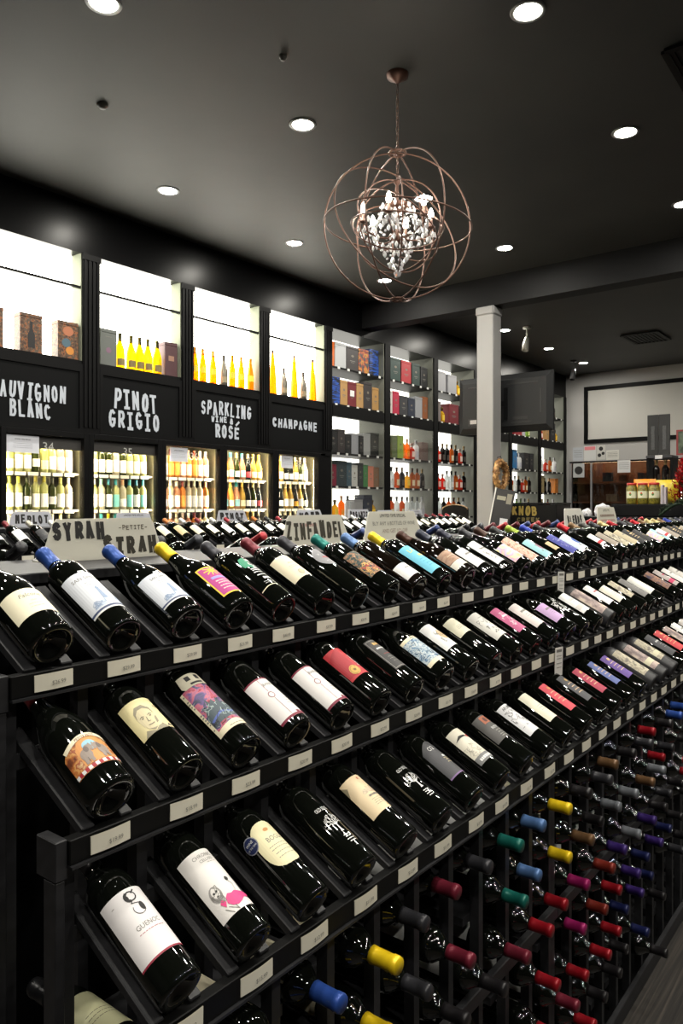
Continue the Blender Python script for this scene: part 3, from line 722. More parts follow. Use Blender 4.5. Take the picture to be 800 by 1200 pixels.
def d_letterg():
    t = [(strip_tris(arc(0, 151, 10, 8, 0, 360, 16), 2.4) + strip_tris(arc(0, 151, 10, 8, 130, 240, 8), 5) + strip_tris(arc(2, 127, 11, 10, 150, 430, 16), 1.2) + tess(disc(9, 129, 5, 8)) + tess(disc(-8, 150, 3.6, 5)) + strip_tris([(5, 156), (11, 160)], 2.6) + strip_tris([(-2, 143), (-6, 139), (6, 136)], 1.6), BK, 1),
         (T('GUENOC', 0, 96, 8.5, 62), GY, 1), lines(-26, 26, (89,), 1.2, 4, ink((176, 120, 126))), (tess(rect(-58, 48, 58, 51)), ink((150, 40, 62)), 1), lines(-40, -34, (150,), 1, 3)]
    return spec('bordeaux', (30, 28, 30), label=(ink((226, 222, 222)), 48, 166, 58), art=t, desc='white label with a large curly letter')
def d_skeleton():
    pk = ink((226, 62, 130)); sk = ink((196, 192, 190)); t = [(T('CHRONIC', 2, 158, 7.5, 60), GY, 1), (T('CELLARS', 4, 149, 6, 50), GY, 1), lines(0, 26, (145,), .7, 3),
        (tess([(-20, 66), (-17, 75), (-10, 80), (-2, 77), (6, 79), (16, 75), (27, 71), (38, 66), (30, 61), (18, 62), (8, 57), (-4, 54), (-14, 58)]), pk, 3), (tess([(-32, 72), (-26, 78), (-20, 70), (-26, 62)]), pk, 3),
        (tess(disc(-27, 90, 12, 15)), ink((150, 146, 144)), 2), (tess(disc(-26, 93, 8, 10)), ink((226, 222, 218)), 2.5), (tess(disc(-29, 93, 2.2)) + tess(disc(-23, 94, 2.2)) + tess(rect(-28, 84, -24, 86)), BK, 3), scribble(-38, 72, -18, 104, 12, .9, 3, GY, 3),
        (strip_tris([(10, 78), (16, 92), (12, 100)], 2), sk, 3), (tess(disc(11, 104, 4, 4.5)), BK, 3), (tess([(24, 66), (34, 118), (44, 110), (52, 62), (40, 58)]), ink((44, 44, 46)), 1),
        (strip_tris([(-22, 60), (-8, 48), (-12, 64)], 1.4) + strip_tris([(-30, 60), (-20, 48)], 1.4), GY, 2)]
    return spec('tall', (26, 26, 28), label=(ink((228, 224, 220)), 46, 174, 52), art=t, desc='white label with a reclining pink figure')
def d_shield():
    poly = [(44 * math.copysign(abs(math.cos(R(a))) ** .7, math.cos(R(a))), 122 + 50 * math.copysign(abs(math.sin(R(a))) ** .8, math.sin(R(a)))) for a in range(0, 360, 12)]
    t = [(T('BOGLE', 6, 126, 11), GY, 1), (tess(disc(0, 152, 7, 4)), ink((206, 150, 90)), 1), lines(-24, 28, (116, 109, 100, 91), 1.2, 4), (tess(disc(-48, 146, 17)), ink((150, 150, 160)), 3), (tess(disc(-48, 146, 15)), ink((28, 40, 84)), 4), (T('WINE', -48, 148, 5.5), WH, 5), (T('OF THE YEAR', -48, 140, 4, 25), WH, 5)]
    return spec('bordeaux', (28, 28, 30), label=(ink((230, 222, 180)), poly), art=t, desc='cream shield label with a blue round sticker')
def d_tree(x=8):
    t = [(T('OLD SOUL', x, 134, 9, 40), WH, 1), (tree(x, 76, 43), WH, 1), lines(x - 10, x + 14, (66, 61, 55, 49), 1.9, 3, WH)]
    return spec('bordeaux', (24, 24, 26), art=t, desc='white tree printed on bare glass')
def d_creamhouse():
    t = [(tess(disc(0, 166, 2.6, 3.6)), ink((190, 100, 70)), 1), scribble(-24, 124, 26, 140, 16, .9, 3, ink((176, 156, 132))), (tess([(-24, 124), (-20, 136), (22, 138), (26, 126)]), ink((212, 194, 166)), 1), lines(-18, 22, (114,), 4.5, 8, GY, 2), lines(-20, 22, (106, 101, 96, 91), .9, 4), (tess(disc(14, 82, 2.4)), GOLD, 1), (tess([(-56, 172), (-56, 140), (-44, 160)]), ink((140, 130, 104)), 1)]
    return spec('tall', (28, 28, 30), label=(ink((228, 206, 168)), 74, 176, 56), art=t, desc='cream label with a faint house drawing')
def d_darkarch():
    poly = [(-44, 60), (44, 60), (44, 150)] + [(x, 150 + 26 * math.cos(x * math.pi / 88)) for x in range(40, -41, -8)] + [(-44, 150)]
    t = [(T('O2', -8, 146, 13), WH, 1), lines(-2, 30, (112, 106, 98), 2.6, 4, ink((190, 176, 140))), lines(2, 30, (118,), 6, 8, WH), (tess(rect(-44, 60, 44, 64)), ink((120, 92, 140)), 1)]
    return spec('bordeaux', (36, 36, 40), label=(ink((62, 62, 66)), poly), art=t, desc='dark grey arched label')
def d_horse():
    t = [(tess([(-40, 140), (-18, 150), (4, 146), (14, 136), (2, 140), (-18, 142)]), BK, 1), (tess(disc(16, 140, 7, 5)), ink((190, 48, 46)), 1), scribble(-42, 78, 42, 130, 22, .8, 4, ink((160, 154, 142))), (tess(rect(-46, 56, 46, 78)), ink((120, 120, 120)), 1), lines(-34, 34, (62,), 8, 3, WH, 2)]
    return spec('bordeaux', (44, 44, 46), label=(ink((220, 214, 196)), 56, 172, 46), art=t, desc='cream label with red and black figure')
def d_rocks():
    t = [(tess(rect(-16, 146, 16, 172)), ink((170, 96, 66)), 1), (tess(disc(0, 158, 7, 9)), ink((90, 44, 34)), 2), (T('ROCKS', 8, 122, 9, 44), WH, 1), lines(-10, 30, (114, 106, 98, 92), 1.2, 5, ink((180, 176, 168)))]
    return spec('bordeaux', (30, 30, 32), label=(ink((76, 74, 72)), 84, 176, 44), art=t, desc='grey label with an orange square')
def d_sketch():
    t = [(T('APLINE', -8, 158, 11, 44), BK, 1), scribble(-40, 86, 40, 152, 36, 1.0, 6, BK)]
    return spec('bordeaux', (28, 28, 30), label=(ink((220, 220, 222)), 58, 176, 46), art=t, desc='white label covered in black sketching')
GOLDISH = (204, 176, 128)
ROW_A = [d_script(), d_lighthouse('tall', 46, 172), d_lighthouse('burgundy', 34, 132), d_sunburst(), d_greenmap(), d_medal(), d_greyround(), d_ornate(), d_smallwhite(), d_skyblue(), d_tanband(),
  d_plain('tall', (52, 56, 70), WH, 36, 132, 46, 3, 'ZIN', desc='plain white label and slate capsule'),
  d_plain('tall', (50, 52, 66), WH, 34, 168, 44, 4, 'CLINE', 'scribble', desc='tall white label with grey drawing'),
  d_plain('burgundy', (60, 60, 64), PASTEL, 30, 118, 56, 5, None, 'none', desc='pastel rainbow label'),
  d_plain('tall', (70, 48, 38), SALMON, 30, 176, 46, 6, None, 'lines', desc='salmon patterned label', inkc=(120, 70, 60)),
  d_plain('tall', (60, 60, 60), (150, 200, 206), 34, 150, 46, 7, None, 'figure', desc='pale aqua label', inkc=(140, 100, 120)),
  d_plain('tall', (150, 170, 60), (198, 170, 128), 66, 120, 34, 8, None, 'lines', desc='small tan label and lime capsule'),
  d_plain('tall', (40, 60, 156), (56, 62, 150), 40, 172, 46, 9, 'BLUE', 'scribble', desc='blue label and blue capsule', inkc=(140, 140, 190)),
  d_plain('tall', (30, 30, 34), (206, 220, 234), 50, 168, 48, 10, None, 'figure', desc='white label with a blue disc', inkc=(50, 90, 170)),
  None,
  d_plain('tall', (186, 32, 44), WH, 66, 150, 40, 11, None, 'band', desc='white label with red band and red capsule', inkc=(190, 40, 50)),
  d_plain('tall', (126, 100, 70), (150, 140, 126), 50, 160, 44, 12, None, 'lines', desc='taupe label'),
  d_plain('tall', (84, 84, 80), BEIGE, 40, 170, 46, 13, None, 'none', desc='mottled beige label'),
  d_plain('tall', (60, 62, 66), (182, 170, 140), 44, 166, 46, 14, 'RED', 'lines', desc='sand coloured label'),
  d_plain('tall', (204, 186, 130), (24, 24, 26), 44, 170, 46, 15, 'RESERVE', 'blocks', desc='black label with gold print', inkc=GOLDISH),
  d_plain('tall', (170, 30, 40), (28, 26, 28), 50, 160, 46, 16, None, 'lines', desc='black label and red capsule', inkc=GOLDISH)]
ROW_B = [d_elephants(), d_portrait(), d_castle(), d_glassline(), d_glassline(), d_redgold(), d_greyframe(), d_bluewave(),
  d_plain('bordeaux', (30, 30, 32), WH, 76, 178, 50, 21, None, 'figure', desc='white label with small gold emblem', inkc=(196, 170, 130)),
  d_plain('bordeaux', (30, 30, 32), (214, 210, 186), 112, 180, 46, 22, None, 'lines', desc='short cream label high on the body'),
  d_plain('bordeaux', (30, 30, 32), (214, 212, 204), 62, 180, 50, 23, None, 'scribble', desc='off-white label with black handwriting', inkc=(40, 40, 40)),
  d_plain('bordeaux', (30, 30, 32), (188, 84, 130), 60, 178, 36, 24, 'ROSA', 'scribble', desc='pink label with white strokes', inkc=(236, 220, 226)),
  d_plain('bordeaux', (30, 30, 32), (220, 210, 206), 60, 178, 44, 25, 'VINO', 'lines', desc='pinkish white label'),
  d_plain('burgundy', (40, 36, 44), (190, 156, 200), 50, 138, 56, 26, 'LILAC', 'lines', desc='lilac label'),
  spec('bordeaux', (30, 30, 32), art=[scribble(-34, 90, 34, 176, 26, 1.6, 4, WH), lines(-20, 20, (80,), 6, 9, WH)], desc='white scrawl on bare glass'),
  d_plain('bordeaux', (120, 70, 60), WH, 58, 172, 46, 28, 'MORA', 'band', desc='white label with rust lettering', inkc=(210, 206, 200)),
  d_plain('bordeaux', (150, 156, 130), MAUVE, 34, 178, 50, 29, None, 'none', desc='frosted mauve label', glass=M_MATTE),
  d_plain('bordeaux', (30, 30, 32), WH, 60, 184, 46, 30, 'ROSSO', 'lines', desc='white label with red lettering', inkc=(170, 50, 60)),
  d_plain('bordeaux', (60, 58, 50), (226, 222, 206), 60, 160, 52, 31, None, 'lines', desc='broad ivory label'),
  d_plain('bordeaux', (90, 84, 70), BEIGE, 60, 176, 40, 32, None, 'none', desc='mottled gold-beige label'),
  d_plain('bordeaux', (60, 60, 62), (110, 108, 106), 40, 176, 46, 33, None, 'lines', desc='mid grey label', inkc=(170, 168, 160)),
  d_plain('bordeaux', (40, 40, 42), (226, 226, 218), 52, 176, 46, 34, None, 'none', desc='blank ivory label'),
  None,
  d_plain('bordeaux', (40, 40, 60), DUSK, 48, 180, 50, 35, None, 'lines', desc='brown and violet dusk label', inkc=(180, 140, 100)),
  d_plain('bordeaux', (60, 60, 60), (170, 160, 156), 48, 180, 46, 36, 'MERCY', 'band', desc='grey label with magenta and yellow band', inkc=(196, 40, 90)),
  d_plain('bordeaux', (170, 40, 50), (210, 208, 204), 50, 176, 46, 37, 'CANTO', 'lines', desc='grey-white label and red capsule'),
  d_plain('bordeaux', (50, 50, 50), (200, 196, 188), 50, 176, 46, 38, 'TERRA', 'lines', desc='stone coloured label')]
def d_stripe(col, seed, desc): return d_plain('bordeaux', (30, 30, 32), col, 60, 182, 36, seed, None, 'blocks', desc=desc, inkc=(206, 176, 140))
ROW_C = [d_letterg(), d_skeleton(), d_shield(), d_tree(10), d_creamhouse(), d_tree(4), d_darkarch(), d_horse(), d_rocks(), d_sketch(),
  d_plain('bordeaux', (30, 30, 32), (224, 220, 198), 64, 180, 42, 41, None, 'lines', desc='long ivory label'),
  d_stripe((206, 62, 78), 42, 'coral red label with gold print'), d_stripe((66, 66, 70), 43, 'charcoal label with gold print'), d_stripe((166, 40, 70), 44, 'crimson label with gold print'),
  d_stripe((84, 98, 156), 45, 'slate blue label with gold print'), d_stripe((96, 66, 146), 46, 'violet label with gold print'),
  d_plain('bordeaux', (60, 60, 60), BEIGE, 40, 180, 46, 47, None, 'none', desc='grey and beige mottled label', glass=M_MATTE),
  d_plain('bordeaux', (150, 156, 130), MAUVE, 40, 180, 46, 48, None, 'band', desc='mauve label with pale band', glass=M_MATTE, inkc=(206, 200, 170)),
  d_plain('bordeaux', (110, 110, 90), BEIGE, 60, 186, 46, 49, None, 'band', desc='olive beige label with pale band', glass=M_MATTE, inkc=(206, 200, 170)),
  d_plain('bordeaux', (150, 150, 150), (56, 56, 60), 50, 184, 46, 50, 'DUSK', 'lines', desc='dark slate label and silver capsule', inkc=(190, 190, 190)),
  d_plain('bordeaux', (180, 60, 60), (198, 52, 60), 50, 184, 40, 51, None, 'blocks', desc='red label edged with gold', inkc=(210, 176, 120)),
  d_plain('bordeaux', (150, 150, 150), MAUVE, 50, 184, 46, 52, None, 'lines', desc='greyish mauve label'),
  d_plain('bordeaux', (60, 60, 60), WH, 50, 184, 46, 53, 'PASO', 'lines', desc='white label with grey lettering'),
  d_plain('bordeaux', (60, 60, 60), (200, 196, 190), 50, 184, 46, 54, None, 'lines', desc='light stone label')]

# ------------------------------------------------------------------ wine rack islands
TH = R(27.0); DV = Vector((0, math.cos(TH), math.sin(TH))); NV = Vector((0, -math.sin(TH), math.cos(TH)))
PITCH = 0.127; NCOL = 10; MODW = PITCH * NCOL
TIERS = [(1.020, 1.320), (0.872, 1.129), (0.727, 0.930)]      # front rail: y of its face, z of its middle
RIDGE_Z = 1.459; MIDY = 1.41; POST = 0.018
BINZ = [0.866 - 0.1165 * k for k in range(7)]
PRICES = [['$26.99', '$29.99', '$29.99', '$21.99', '$40.99', '$37.99', '$20.99', '$24.99', '$24.99', '$22.99'],
          ['$19.99', '$18.99', '$23.99', '$20.99', '$20.99', '$22.99', '$24.99', '$21.99', '$16.99', '$17.99'],
          ['$13.99', '$15.99', '$12.99', '$11.99', '$12.99', '$11.99', '$13.99', '$14.99', '$12.99', '$15.99']]
def make_tag():
    mb = MB(); n = 6; vs_ = []; wd, ht = 0.062, 0.0245
    for k, off in enumerate((0.0, 0.0012)):
        for i in range(n + 1):
            x = -wd / 2 + wd * i / n; c = 0.0022 * math.cos(math.pi * (i / n - .5)) + off - .0012
            vs_ += [(x, -c, -ht / 2), (x, -c, ht / 2)]
    N = 2 * (n + 1); fs = []
    for i in range(n):
        a = N + 2 * i; fs.append((a, a + 2, a + 3, a + 1)); b = 2 * i; fs.append((b + 1, b + 3, b + 2, b))
    fs += [(0, N, N + 1, 1), (N - 2, N - 1, 2 * N - 1, 2 * N - 2)]
    return mb.add(vs_, fs, M_TAG, False).mesh('price_tag')
TAGM = make_tag(); PRM = {}
def price_mesh(p):
    if p not in PRM:
        mb = MB()
        flat_print(mb, [[(x * .0062 + .006, y * .0062 - .005) for x, y in t] for t in font_tris(p)], GY, lambda x, z: (x, -0.0029, z)); PRM[p] = mb.mesh('price_print')
    return PRM[p]
SLAT = boxmesh('slat', 0.020, 0.215, 0.014, M_RACK, 0.0015)
SLATX = Matrix.Rotation(TH, 4, 'X')
def rack(x0, yoff, label, group, full, near=False, bins=0, tiers=3, prices=None, tags=(10, 10, 10)):
    """one section; yoff shifts the whole section; full: all slats and bin ledges"""
    e = empty('wine_rack', (x0 + MODW / 2, MIDY + yoff, 0), label, 'wine rack', group)
    x1 = x0 + MODW; B = lambda n, lo, hi, m, c=0.0: bpart(n, (lo[0], lo[1] + yoff, lo[2]), (hi[0], hi[1] + yoff, hi[2]), m, e, c)
    B('ridge_board', (x0 + .001, 1.25, RIDGE_Z - .02), (x1 - .001, 2 * MIDY - 1.25, RIDGE_Z), M_RACK, .002)
    for k in range(tiers):
        Y, Z = TIERS[k]
        B('front_rail', (x0 + .0005, Y, Z - .0165), (x1 - .0005, Y + .018, Z + .0165), M_FASCIA, .0012)
        B('rail_lip', (x0 + .0005, Y - .005, Z - .0205), (x1 - .0005, Y + .018, Z - .0168), M_RACK)
        B('back_rail', (x0 + .0005, 2 * MIDY - Y - .018, Z - .0165), (x1 - .0005, 2 * MIDY - Y, Z + .0165), M_FASCIA, .0012)
        p0 = Vector((0, Y + .006, Z + .0205))
        if full or k == 0:
            for c in range(NCOL):
                xc = x0 + PITCH * (c + .5)
                for s in (-1, 1):
                    ce = p0 + DV * (.1075 + .002) - NV * .007
                    put('slat', SLAT, e, M=Matrix.Translation((xc + s * .030 - e.location.x, ce.y + yoff - e.location.y, ce.z)) @ SLATX)
                    if k == 0 and near is not None:
                        put('slat', SLAT, e, M=Matrix.Translation((xc + s * .030 - e.location.x, 2 * MIDY - ce.y + yoff - e.location.y, ce.z)) @ Matrix.Rotation(-TH, 4, 'X'))
        zr = (p0 + DV * .19).z; yr = (p0 + DV * .19).y
        if k: B('cross_bar', (x0 + .001, yr - .009, zr - .040), (x1 - .001, yr + .009, zr - .0172), M_RACK)
        for c in range(NCOL + 1):
            xc = x0 + PITCH * c + (0.0095 if c == 0 else -0.0095 if c == NCOL else 0)
            B('post', (xc - POST / 2, Y + .0185, 0.0295), (xc + POST / 2, Y + .0185 + .022, Z - .021), M_RACK)
        for c in range(tags[k]):
            xc = x0 + PITCH * (c + .5) + rnd.uniform(-.006, .006)
            t = put('price_tag', TAGM, e, M=Matrix.Translation((xc - e.location.x, Y - .0022 + yoff - e.location.y, Z + .0005)) @ Matrix.Rotation(R(rnd.uniform(-1.2, 1.2)), 4, 'Y'))
            if prices: put('price_print', price_mesh(prices[k][c]), t)
    B('blackout_panel', (x0 + .001, MIDY - .012, .03), (x1 - .001, MIDY + .012, RIDGE_Z - .021), M_BLACK)  # added black sheet standing in for the dark rack interior
    B('blackout_base', (x0 + .001, TIERS[2][0] + .02, .0), (x1 - .001, 2 * MIDY - TIERS[2][0] - .02, .029), M_BLACK)  # added black sheet hiding the lit floor inside the rack
    if tiers == 3:
        Y = TIERS[2][0]
        B('mid_rail', (x0 + .0005, Y + .002, .543), (x1 - .0005, Y + .0185, .574), M_RACK, .002)
        B('base_rail', (x0 + .0005, Y + .002, .0), (x1 - .0005, Y + .0185, .05), M_RACK, .002)
        for s in (0,):
            for zz in BINZ:
                for c in range(NCOL + 1 if bins else 0):
                    if c > bins: continue
                    xc = x0 + PITCH * c; hw = .038; lo = xc - hw if c else xc + .0005; hi = xc + hw if c < NCOL else xc - .0005
                    B('bin_ledge', (lo, Y + .041, zz - .0585), (hi, Y + .26, zz - .0465 + .006), M_RACK)
    if near:
        for k in range(3):          # end frames of the first section: sloped side boards, posts and blocks
            Y, Z = TIERS[k]; p0 = Vector((0, Y + .0185, Z + .012))
            ce = p0 + DV * .062 - NV * .016
            if k == 0: put('side_board', boxmesh('side_board', .014, .115, .026, M_RACK, .0015), e, M=Matrix.Translation((x0 - .012 - e.location.x, ce.y - e.location.y, ce.z)) @ SLATX)
            B('end_block', (x0 - .018, Y + .004, Z - .034), (x0 - .0005, Y + .050, Z + .0185), M_RACK, .0015)
            B('end_post', (x0 - .017, Y + .006, 0), (x0 - .0025, Y + .034, Z - .0345), M_RACK, .0015)
            B('end_post', (x0 - .017, 2 * MIDY - Y - .034, 0), (x0 - .0025, 2 * MIDY - Y - .006, Z - .0345), M_RACK, .0015)
    return e
XA = 0.545
SECT = ['first section of the front rack island, under the SYRAH sign', 'second section of the front rack island, under the ZINFANDEL sign',
        'third section of the front rack island, with hanging white cards', 'fourth section of the front rack island, under the BLENDS sign']
for i in range(4):
    rack(XA + i * MODW, 0.0, 'black wooden wine display rack, ' + SECT[i], 'front rack island sections', i < 3, i == 0, (10, 10, 10, 0)[i], 3, PRICES if i == 0 else None, ((10, 10, 10), (10, 10, 10), (10, 10, 6), (10, 2, 0))[i])
XB = 1.50; YB = 2.45
for i in range(4):
    rack(XB + i * MODW, YB, 'black wooden wine rack before the coolers, %s section of the second island' % nth(i), 'second rack island sections', False, None, 0, 2, None, (10, 0, 0))

# ------------------------------------------------------------------ bottles on the tilted tiers
BSC = 0.895; SCL = Matrix.Scale(BSC, 4)
def tilt_matrix(kind, k, xc, yoff=0.0, spin=0.0, back=False):
    BSC = (.895, .885, .86)[k]; SCL = Matrix.Scale(BSC, 4)
    Y, Z = TIERS[k]; r = KINDS[kind][0] * BSC / 1000.; h = math.sqrt(r * r - .0205 ** 2) + .0022
    C = Vector((0, Y + .006, Z + .0205)) + DV * .005 + NV * h
    if back:
        return Matrix.Translation((xc, 2 * MIDY - C.y + yoff, C.z)) @ Matrix.Rotation(R(90) - TH, 4, 'X') @ Matrix.Rotation(R(180) + spin, 4, 'Z') @ SCL
    return Matrix.Translation((xc, C.y + yoff, C.z)) @ Matrix.Rotation(-(R(90) - TH), 4, 'X') @ Matrix.Rotation(spin, 4, 'Z') @ SCL
TNAME = ['top', 'middle', 'bottom']
SPIN = {(0, 0): -6, (0, 1): -3, (0, 2): -3, (0, 3): 4, (0, 4): 4, (1, 0): -6, (1, 1): -6, (1, 2): -2, (1, 3): -2, (1, 4): -2, (1, 5): -4, (1, 6): 2, (2, 0): -4, (2, 1): -2, (2, 2): -2, (2, 3): -14, (2, 5): -14, (2, 9): 0}
for k, (row, total) in enumerate(((ROW_A, 40), (ROW_B, 27), (ROW_C, 24))):
    pool = [s for s in row[11:] if s]
    rr = random.Random(50 + k)
    for i in range(total):
        s = row[i] if i < len(row) else rr.choice(pool)
        if s is None: continue
        sp = R(SPIN.get((k, i), rr.uniform(-8, 5)))
        xc = XA + PITCH * (i + .5) + rr.uniform(-.002, .002)
        place(s, tilt_matrix(s.kind, k, xc, 0, sp), 'bottle with %s, %s on the %s tier' % (s.desc, nth(i), TNAME[k]), 'wine bottles on the front display tiers', n=30 if i < 12 else 20)
# far side of the front island: only the necks show over the ridge
plainc = [d_plain('bordeaux', c, WH, 50, 160, 46, 60 + j, None, 'none', desc=d) for j, (c, d) in enumerate((((170, 48, 56), 'red'), ((70, 72, 78), 'grey'), ((96, 30, 40), 'maroon'), ((40, 40, 44), 'black'), ((54, 70, 120), 'blue')))]
rr = random.Random(11)
for i in range(40):
    if i not in (0, 1) and rr.random() < .2: continue
    s = plainc[0] if i in (0,) else rr.choice(plainc)
    xc = XA + PITCH * (i + .5)
    if any(a - .03 < xc < b + .03 for a, b in ((.83, 1.16), (1.57, 1.9), (1.98, 2.35), (3.68, 4.04), (4.16, 4.54))) and i > 1: pass
    place(s, tilt_matrix(s.kind, 0, xc, 0, 0, True), '%s-capped bottle behind the front ridge board, %s from the rack end' % (s.desc, nth(i)), 'bottles on the far slope of the front island', n=16)
# second island, top tier
CAPS2 = [((120, 40, 48), 'maroon'), ((48, 78, 150), 'blue'), ((44, 44, 48), 'black'), ((150, 40, 52), 'red'), ((36, 110, 98), 'teal'), ((200, 120, 60), 'orange'), ((190, 185, 170), 'silver'), ((226, 226, 222), 'white')]
LAB2 = [(WH, 'white'), (IV, 'cream'), (ink((226, 222, 210)), 'off-white'), (ink((170, 168, 164)), 'grey'), (ink((206, 186, 140)), 'straw'), (ink((40, 40, 44)), 'black')]
rr = random.Random(21); PC2 = {}
for i in range(40):
    c = CAPS2[0] if i == 3 else rr.choice(CAPS2); l = rr.choice(LAB2[:3] if rr.random() < .7 else LAB2)
    kd = 'burgundy' if rr.random() < .25 else 'bordeaux'
    key = (c[1], l[1], kd)
    if key not in PC2: PC2[key] = d_plain(kd, c[0], l[0], 44, 118 if kd == 'burgundy' else 150, 48, i, None, 'lines', desc='')
    place(PC2[key], tilt_matrix(kd, 0, XB + PITCH * (i + .5), YB, R(rr.uniform(-8, 8))), '%s-capped wine bottle with %s label, %s along the second island' % (c[1], l[1], nth(i)), 'wine bottles on the second island', n=16)

# ------------------------------------------------------------------ necks in the bins under the tiers
YEL = (236, 200, 30); MAR = (112, 34, 50); TEA = (24, 98, 88); LBL = (84, 118, 168); GRY = (50, 50, 54); RED = (146, 20, 32); MAG = (150, 28, 92); ORG = (124, 42, 32); PUR = (56, 36, 104); BLU = (44, 76, 152); NAV = (28, 34, 78); BLK = (34, 32, 34); SIL = (120, 124, 130); BRN = (110, 82, 56)
NAMES = {YEL: 'yellow', MAR: 'maroon', TEA: 'teal', LBL: 'light blue', GRY: 'charcoal', RED: 'red', MAG: 'magenta', ORG: 'rust red', PUR: 'purple', BLU: 'blue', NAV: 'navy', BLK: 'black', SIL: 'silver', BRN: 'bronze'}
# columns counted from the rack end; one colour per row from the top, None for an empty bin
BIN = {0: [None] * 7, 1: [BLU, BLU, None, BLK, None, BLK, None], 2: [BLU, YEL, BLU, None, BLK, None, None], 3: [YEL, YEL, GRY, None, BLK, None, BLK], 4: [GRY, GRY, None, BLK, None, BLK, None],
       5: [MAR, MAR, BLK, None, GRY, MAR, None], 6: [GRY, None, BLK, MAR, None, MAR, BLK], 7: [TEA, TEA, MAR, None, MAR, BLK, None], 8: [LBL, LBL, RED, RED, RED, MAR, BLK], 9: [YEL, YEL, RED, None, MAR, RED, RED],
       10: [BLK, BRN, MAG, MAG, RED, RED, RED], 11: [GRY, BLK, ORG, ORG, RED, BLK, MAR], 12: [BRN, SIL, PUR, RED, RED, BLK, None], 13: [BLK, SIL, SIL, PUR, NAV, BLK, None],
       14: [GRY, BRN, PUR, NAV, PUR, NAV, None], 15: [RED, SIL, BLK, PUR, NAV, None, BLK], 16: [BLK, RED, GRY, NAV, None, BLK, None], 17: [BLU, GRY, BLK, BLK, GRY, None, None],
       18: [BLU, BLK, RED, None, BLK, None, None], 19: [GRY, BLK, RED, BLK, None, None, None]}
rr = random.Random(31)
BSP = {}
for c in sorted(BIN):
    for k, colr in enumerate(BIN[c]):
        if colr is None: continue
        key = colr
        if key not in BSP: BSP[key] = spec('bordeaux', colr, label=(IV if colr in (BLU, YEL) else WH, 50, 150, 50), capm=foil(colr, .34, .25))
        s = BSP[key]; r = KINDS['bordeaux'][0] * BSC / 1000.; ytip = TIERS[2][0] - .062 + rr.uniform(-.018, .03)
        xc = XA + PITCH * (c + .5) + rr.uniform(-.0015, .0015); hgt = math.sqrt(r * r - (PITCH / 2 - .038) ** 2)
        z = BINZ[k] - .0405 + hgt + .0024
        M_ = Matrix.Translation((xc, ytip + .298 * BSC, z)) @ Matrix.Rotation(R(90), 4, 'X') @ Matrix.Rotation(R(rr.uniform(120, 240)), 4, 'Z') @ SCL
        place(s, M_, '%s-capped bottle neck in bin row %s, %s column from the rack end' % (NAMES[colr], ['one', 'two', 'three', 'four', 'five', 'six', 'seven'][k], nth(c)), 'bottles lying in the lower bins', n=22)
# one bottle lying label up low in the end column
s = d_plain('bordeaux', (30, 30, 32), (206, 204, 164), 60, 170, 56, 5, None, 'lines', desc='', inkc=(70, 66, 60))
place(s, Matrix.Translation((XA + .0635, TIERS[2][0] + .075, BINZ[0] - .0405 + .0225)) @ Matrix.Rotation(-R(90), 4, 'X') @ SCL, 'bottle with pale green label, base outward in the end bin', 'bottles lying in the lower bins', n=26)

# ------------------------------------------------------------------ signs standing on the ridge boards
def sign_plate(name, x0, x1, tx0, tx1, y, z0, h, words, label, seed, thick=0.004, lean=8, col=None, mm=None):
    """trapezoid plastic plate on edge; words: (text, x0, x1, h0, h1 as share of the height, style)"""
    cx = (x0 + x1) / 2; o = empty(name, (cx, y, z0), label, 'sign')
    o.rotation_euler = (R(-lean), 0, 0)
    c = 0.010; pts = [(x0 - cx, 0), (x1 - cx, 0), (tx1 - cx + c * .3, h - c), (tx1 - cx - c * .6, h), (tx0 - cx + c * .6, h), (tx0 - cx - c * .3, h - c)]
    mb = MB(); n = len(pts); V = [(p[0], -thick / 2, p[1]) for p in pts] + [(p[0], thick / 2, p[1]) for p in pts]
    mb.add(V, [tuple(range(n)), tuple(range(2 * n - 1, n - 1, -1))] + [(i, n + i, n + (i + 1) % n, (i + 1) % n) for i in range(n)], col or M_SIGN)
    put('plate', mb.mesh('plate'), o)
    foot = MB().box((x0 - cx + .01, -thick / 2, 0), (x1 - cx - .01, .045, .003), col or M_SIGN)
    put('foot', foot.mesh('foot'), o, M=Matrix.Rotation(R(lean), 4, 'X') @ Matrix.Translation((0, .003, 0.0)))
    mb = MB()
    for j, (wd, a, b, h0, h1, st, m) in enumerate(words):
        if st == 'brush': tr = brush_tris(wd, a - cx, b - cx, h0 * h, h1 * h, 0.3 if h1 - h0 > .3 else .16, seed + j)
        elif st == 'lines': tr = lines((a - cx) * 1000, (b - cx) * 1000, [h0 * h * 1000], (h1 - h0) * h * 1000, seed + j)[0]; tr = [[(x / 1000, z / 1000) for x, z in t] for t in tr]
        else: tr = T(wd, (a + b) / 2 - cx, h0 * h, (h1 - h0) * h, b - a)
        flat_print(mb, tr, m, lambda x, z: (x, -thick / 2 - .0006, z))
    put('lettering', mb.mesh('lettering'), o)
    return o
BR = mat('brown_marker', (66, 56, 38), .6); FADE = mat('faded_marker', (150, 132, 120), .6); PINKM = mat('pink_marker', (186, 150, 142), .6)
sign_plate('shelf_sign', .838, 1.156, .876, 1.130, 1.45, RIDGE_Z, .092, [('SYRAH', .870, .998, .50, .93, 'brush', M_INK), ('-PETITE-', 1.035, 1.115, .70, .82, 'brush', BR), ('SIRAH', .990, 1.140, .10, .56, 'brush', mat('olive_black_marker', (40, 36, 24), .6))], 'grey plastic sign hand-lettered SYRAH and PETITE SIRAH on the front ridge', 3)
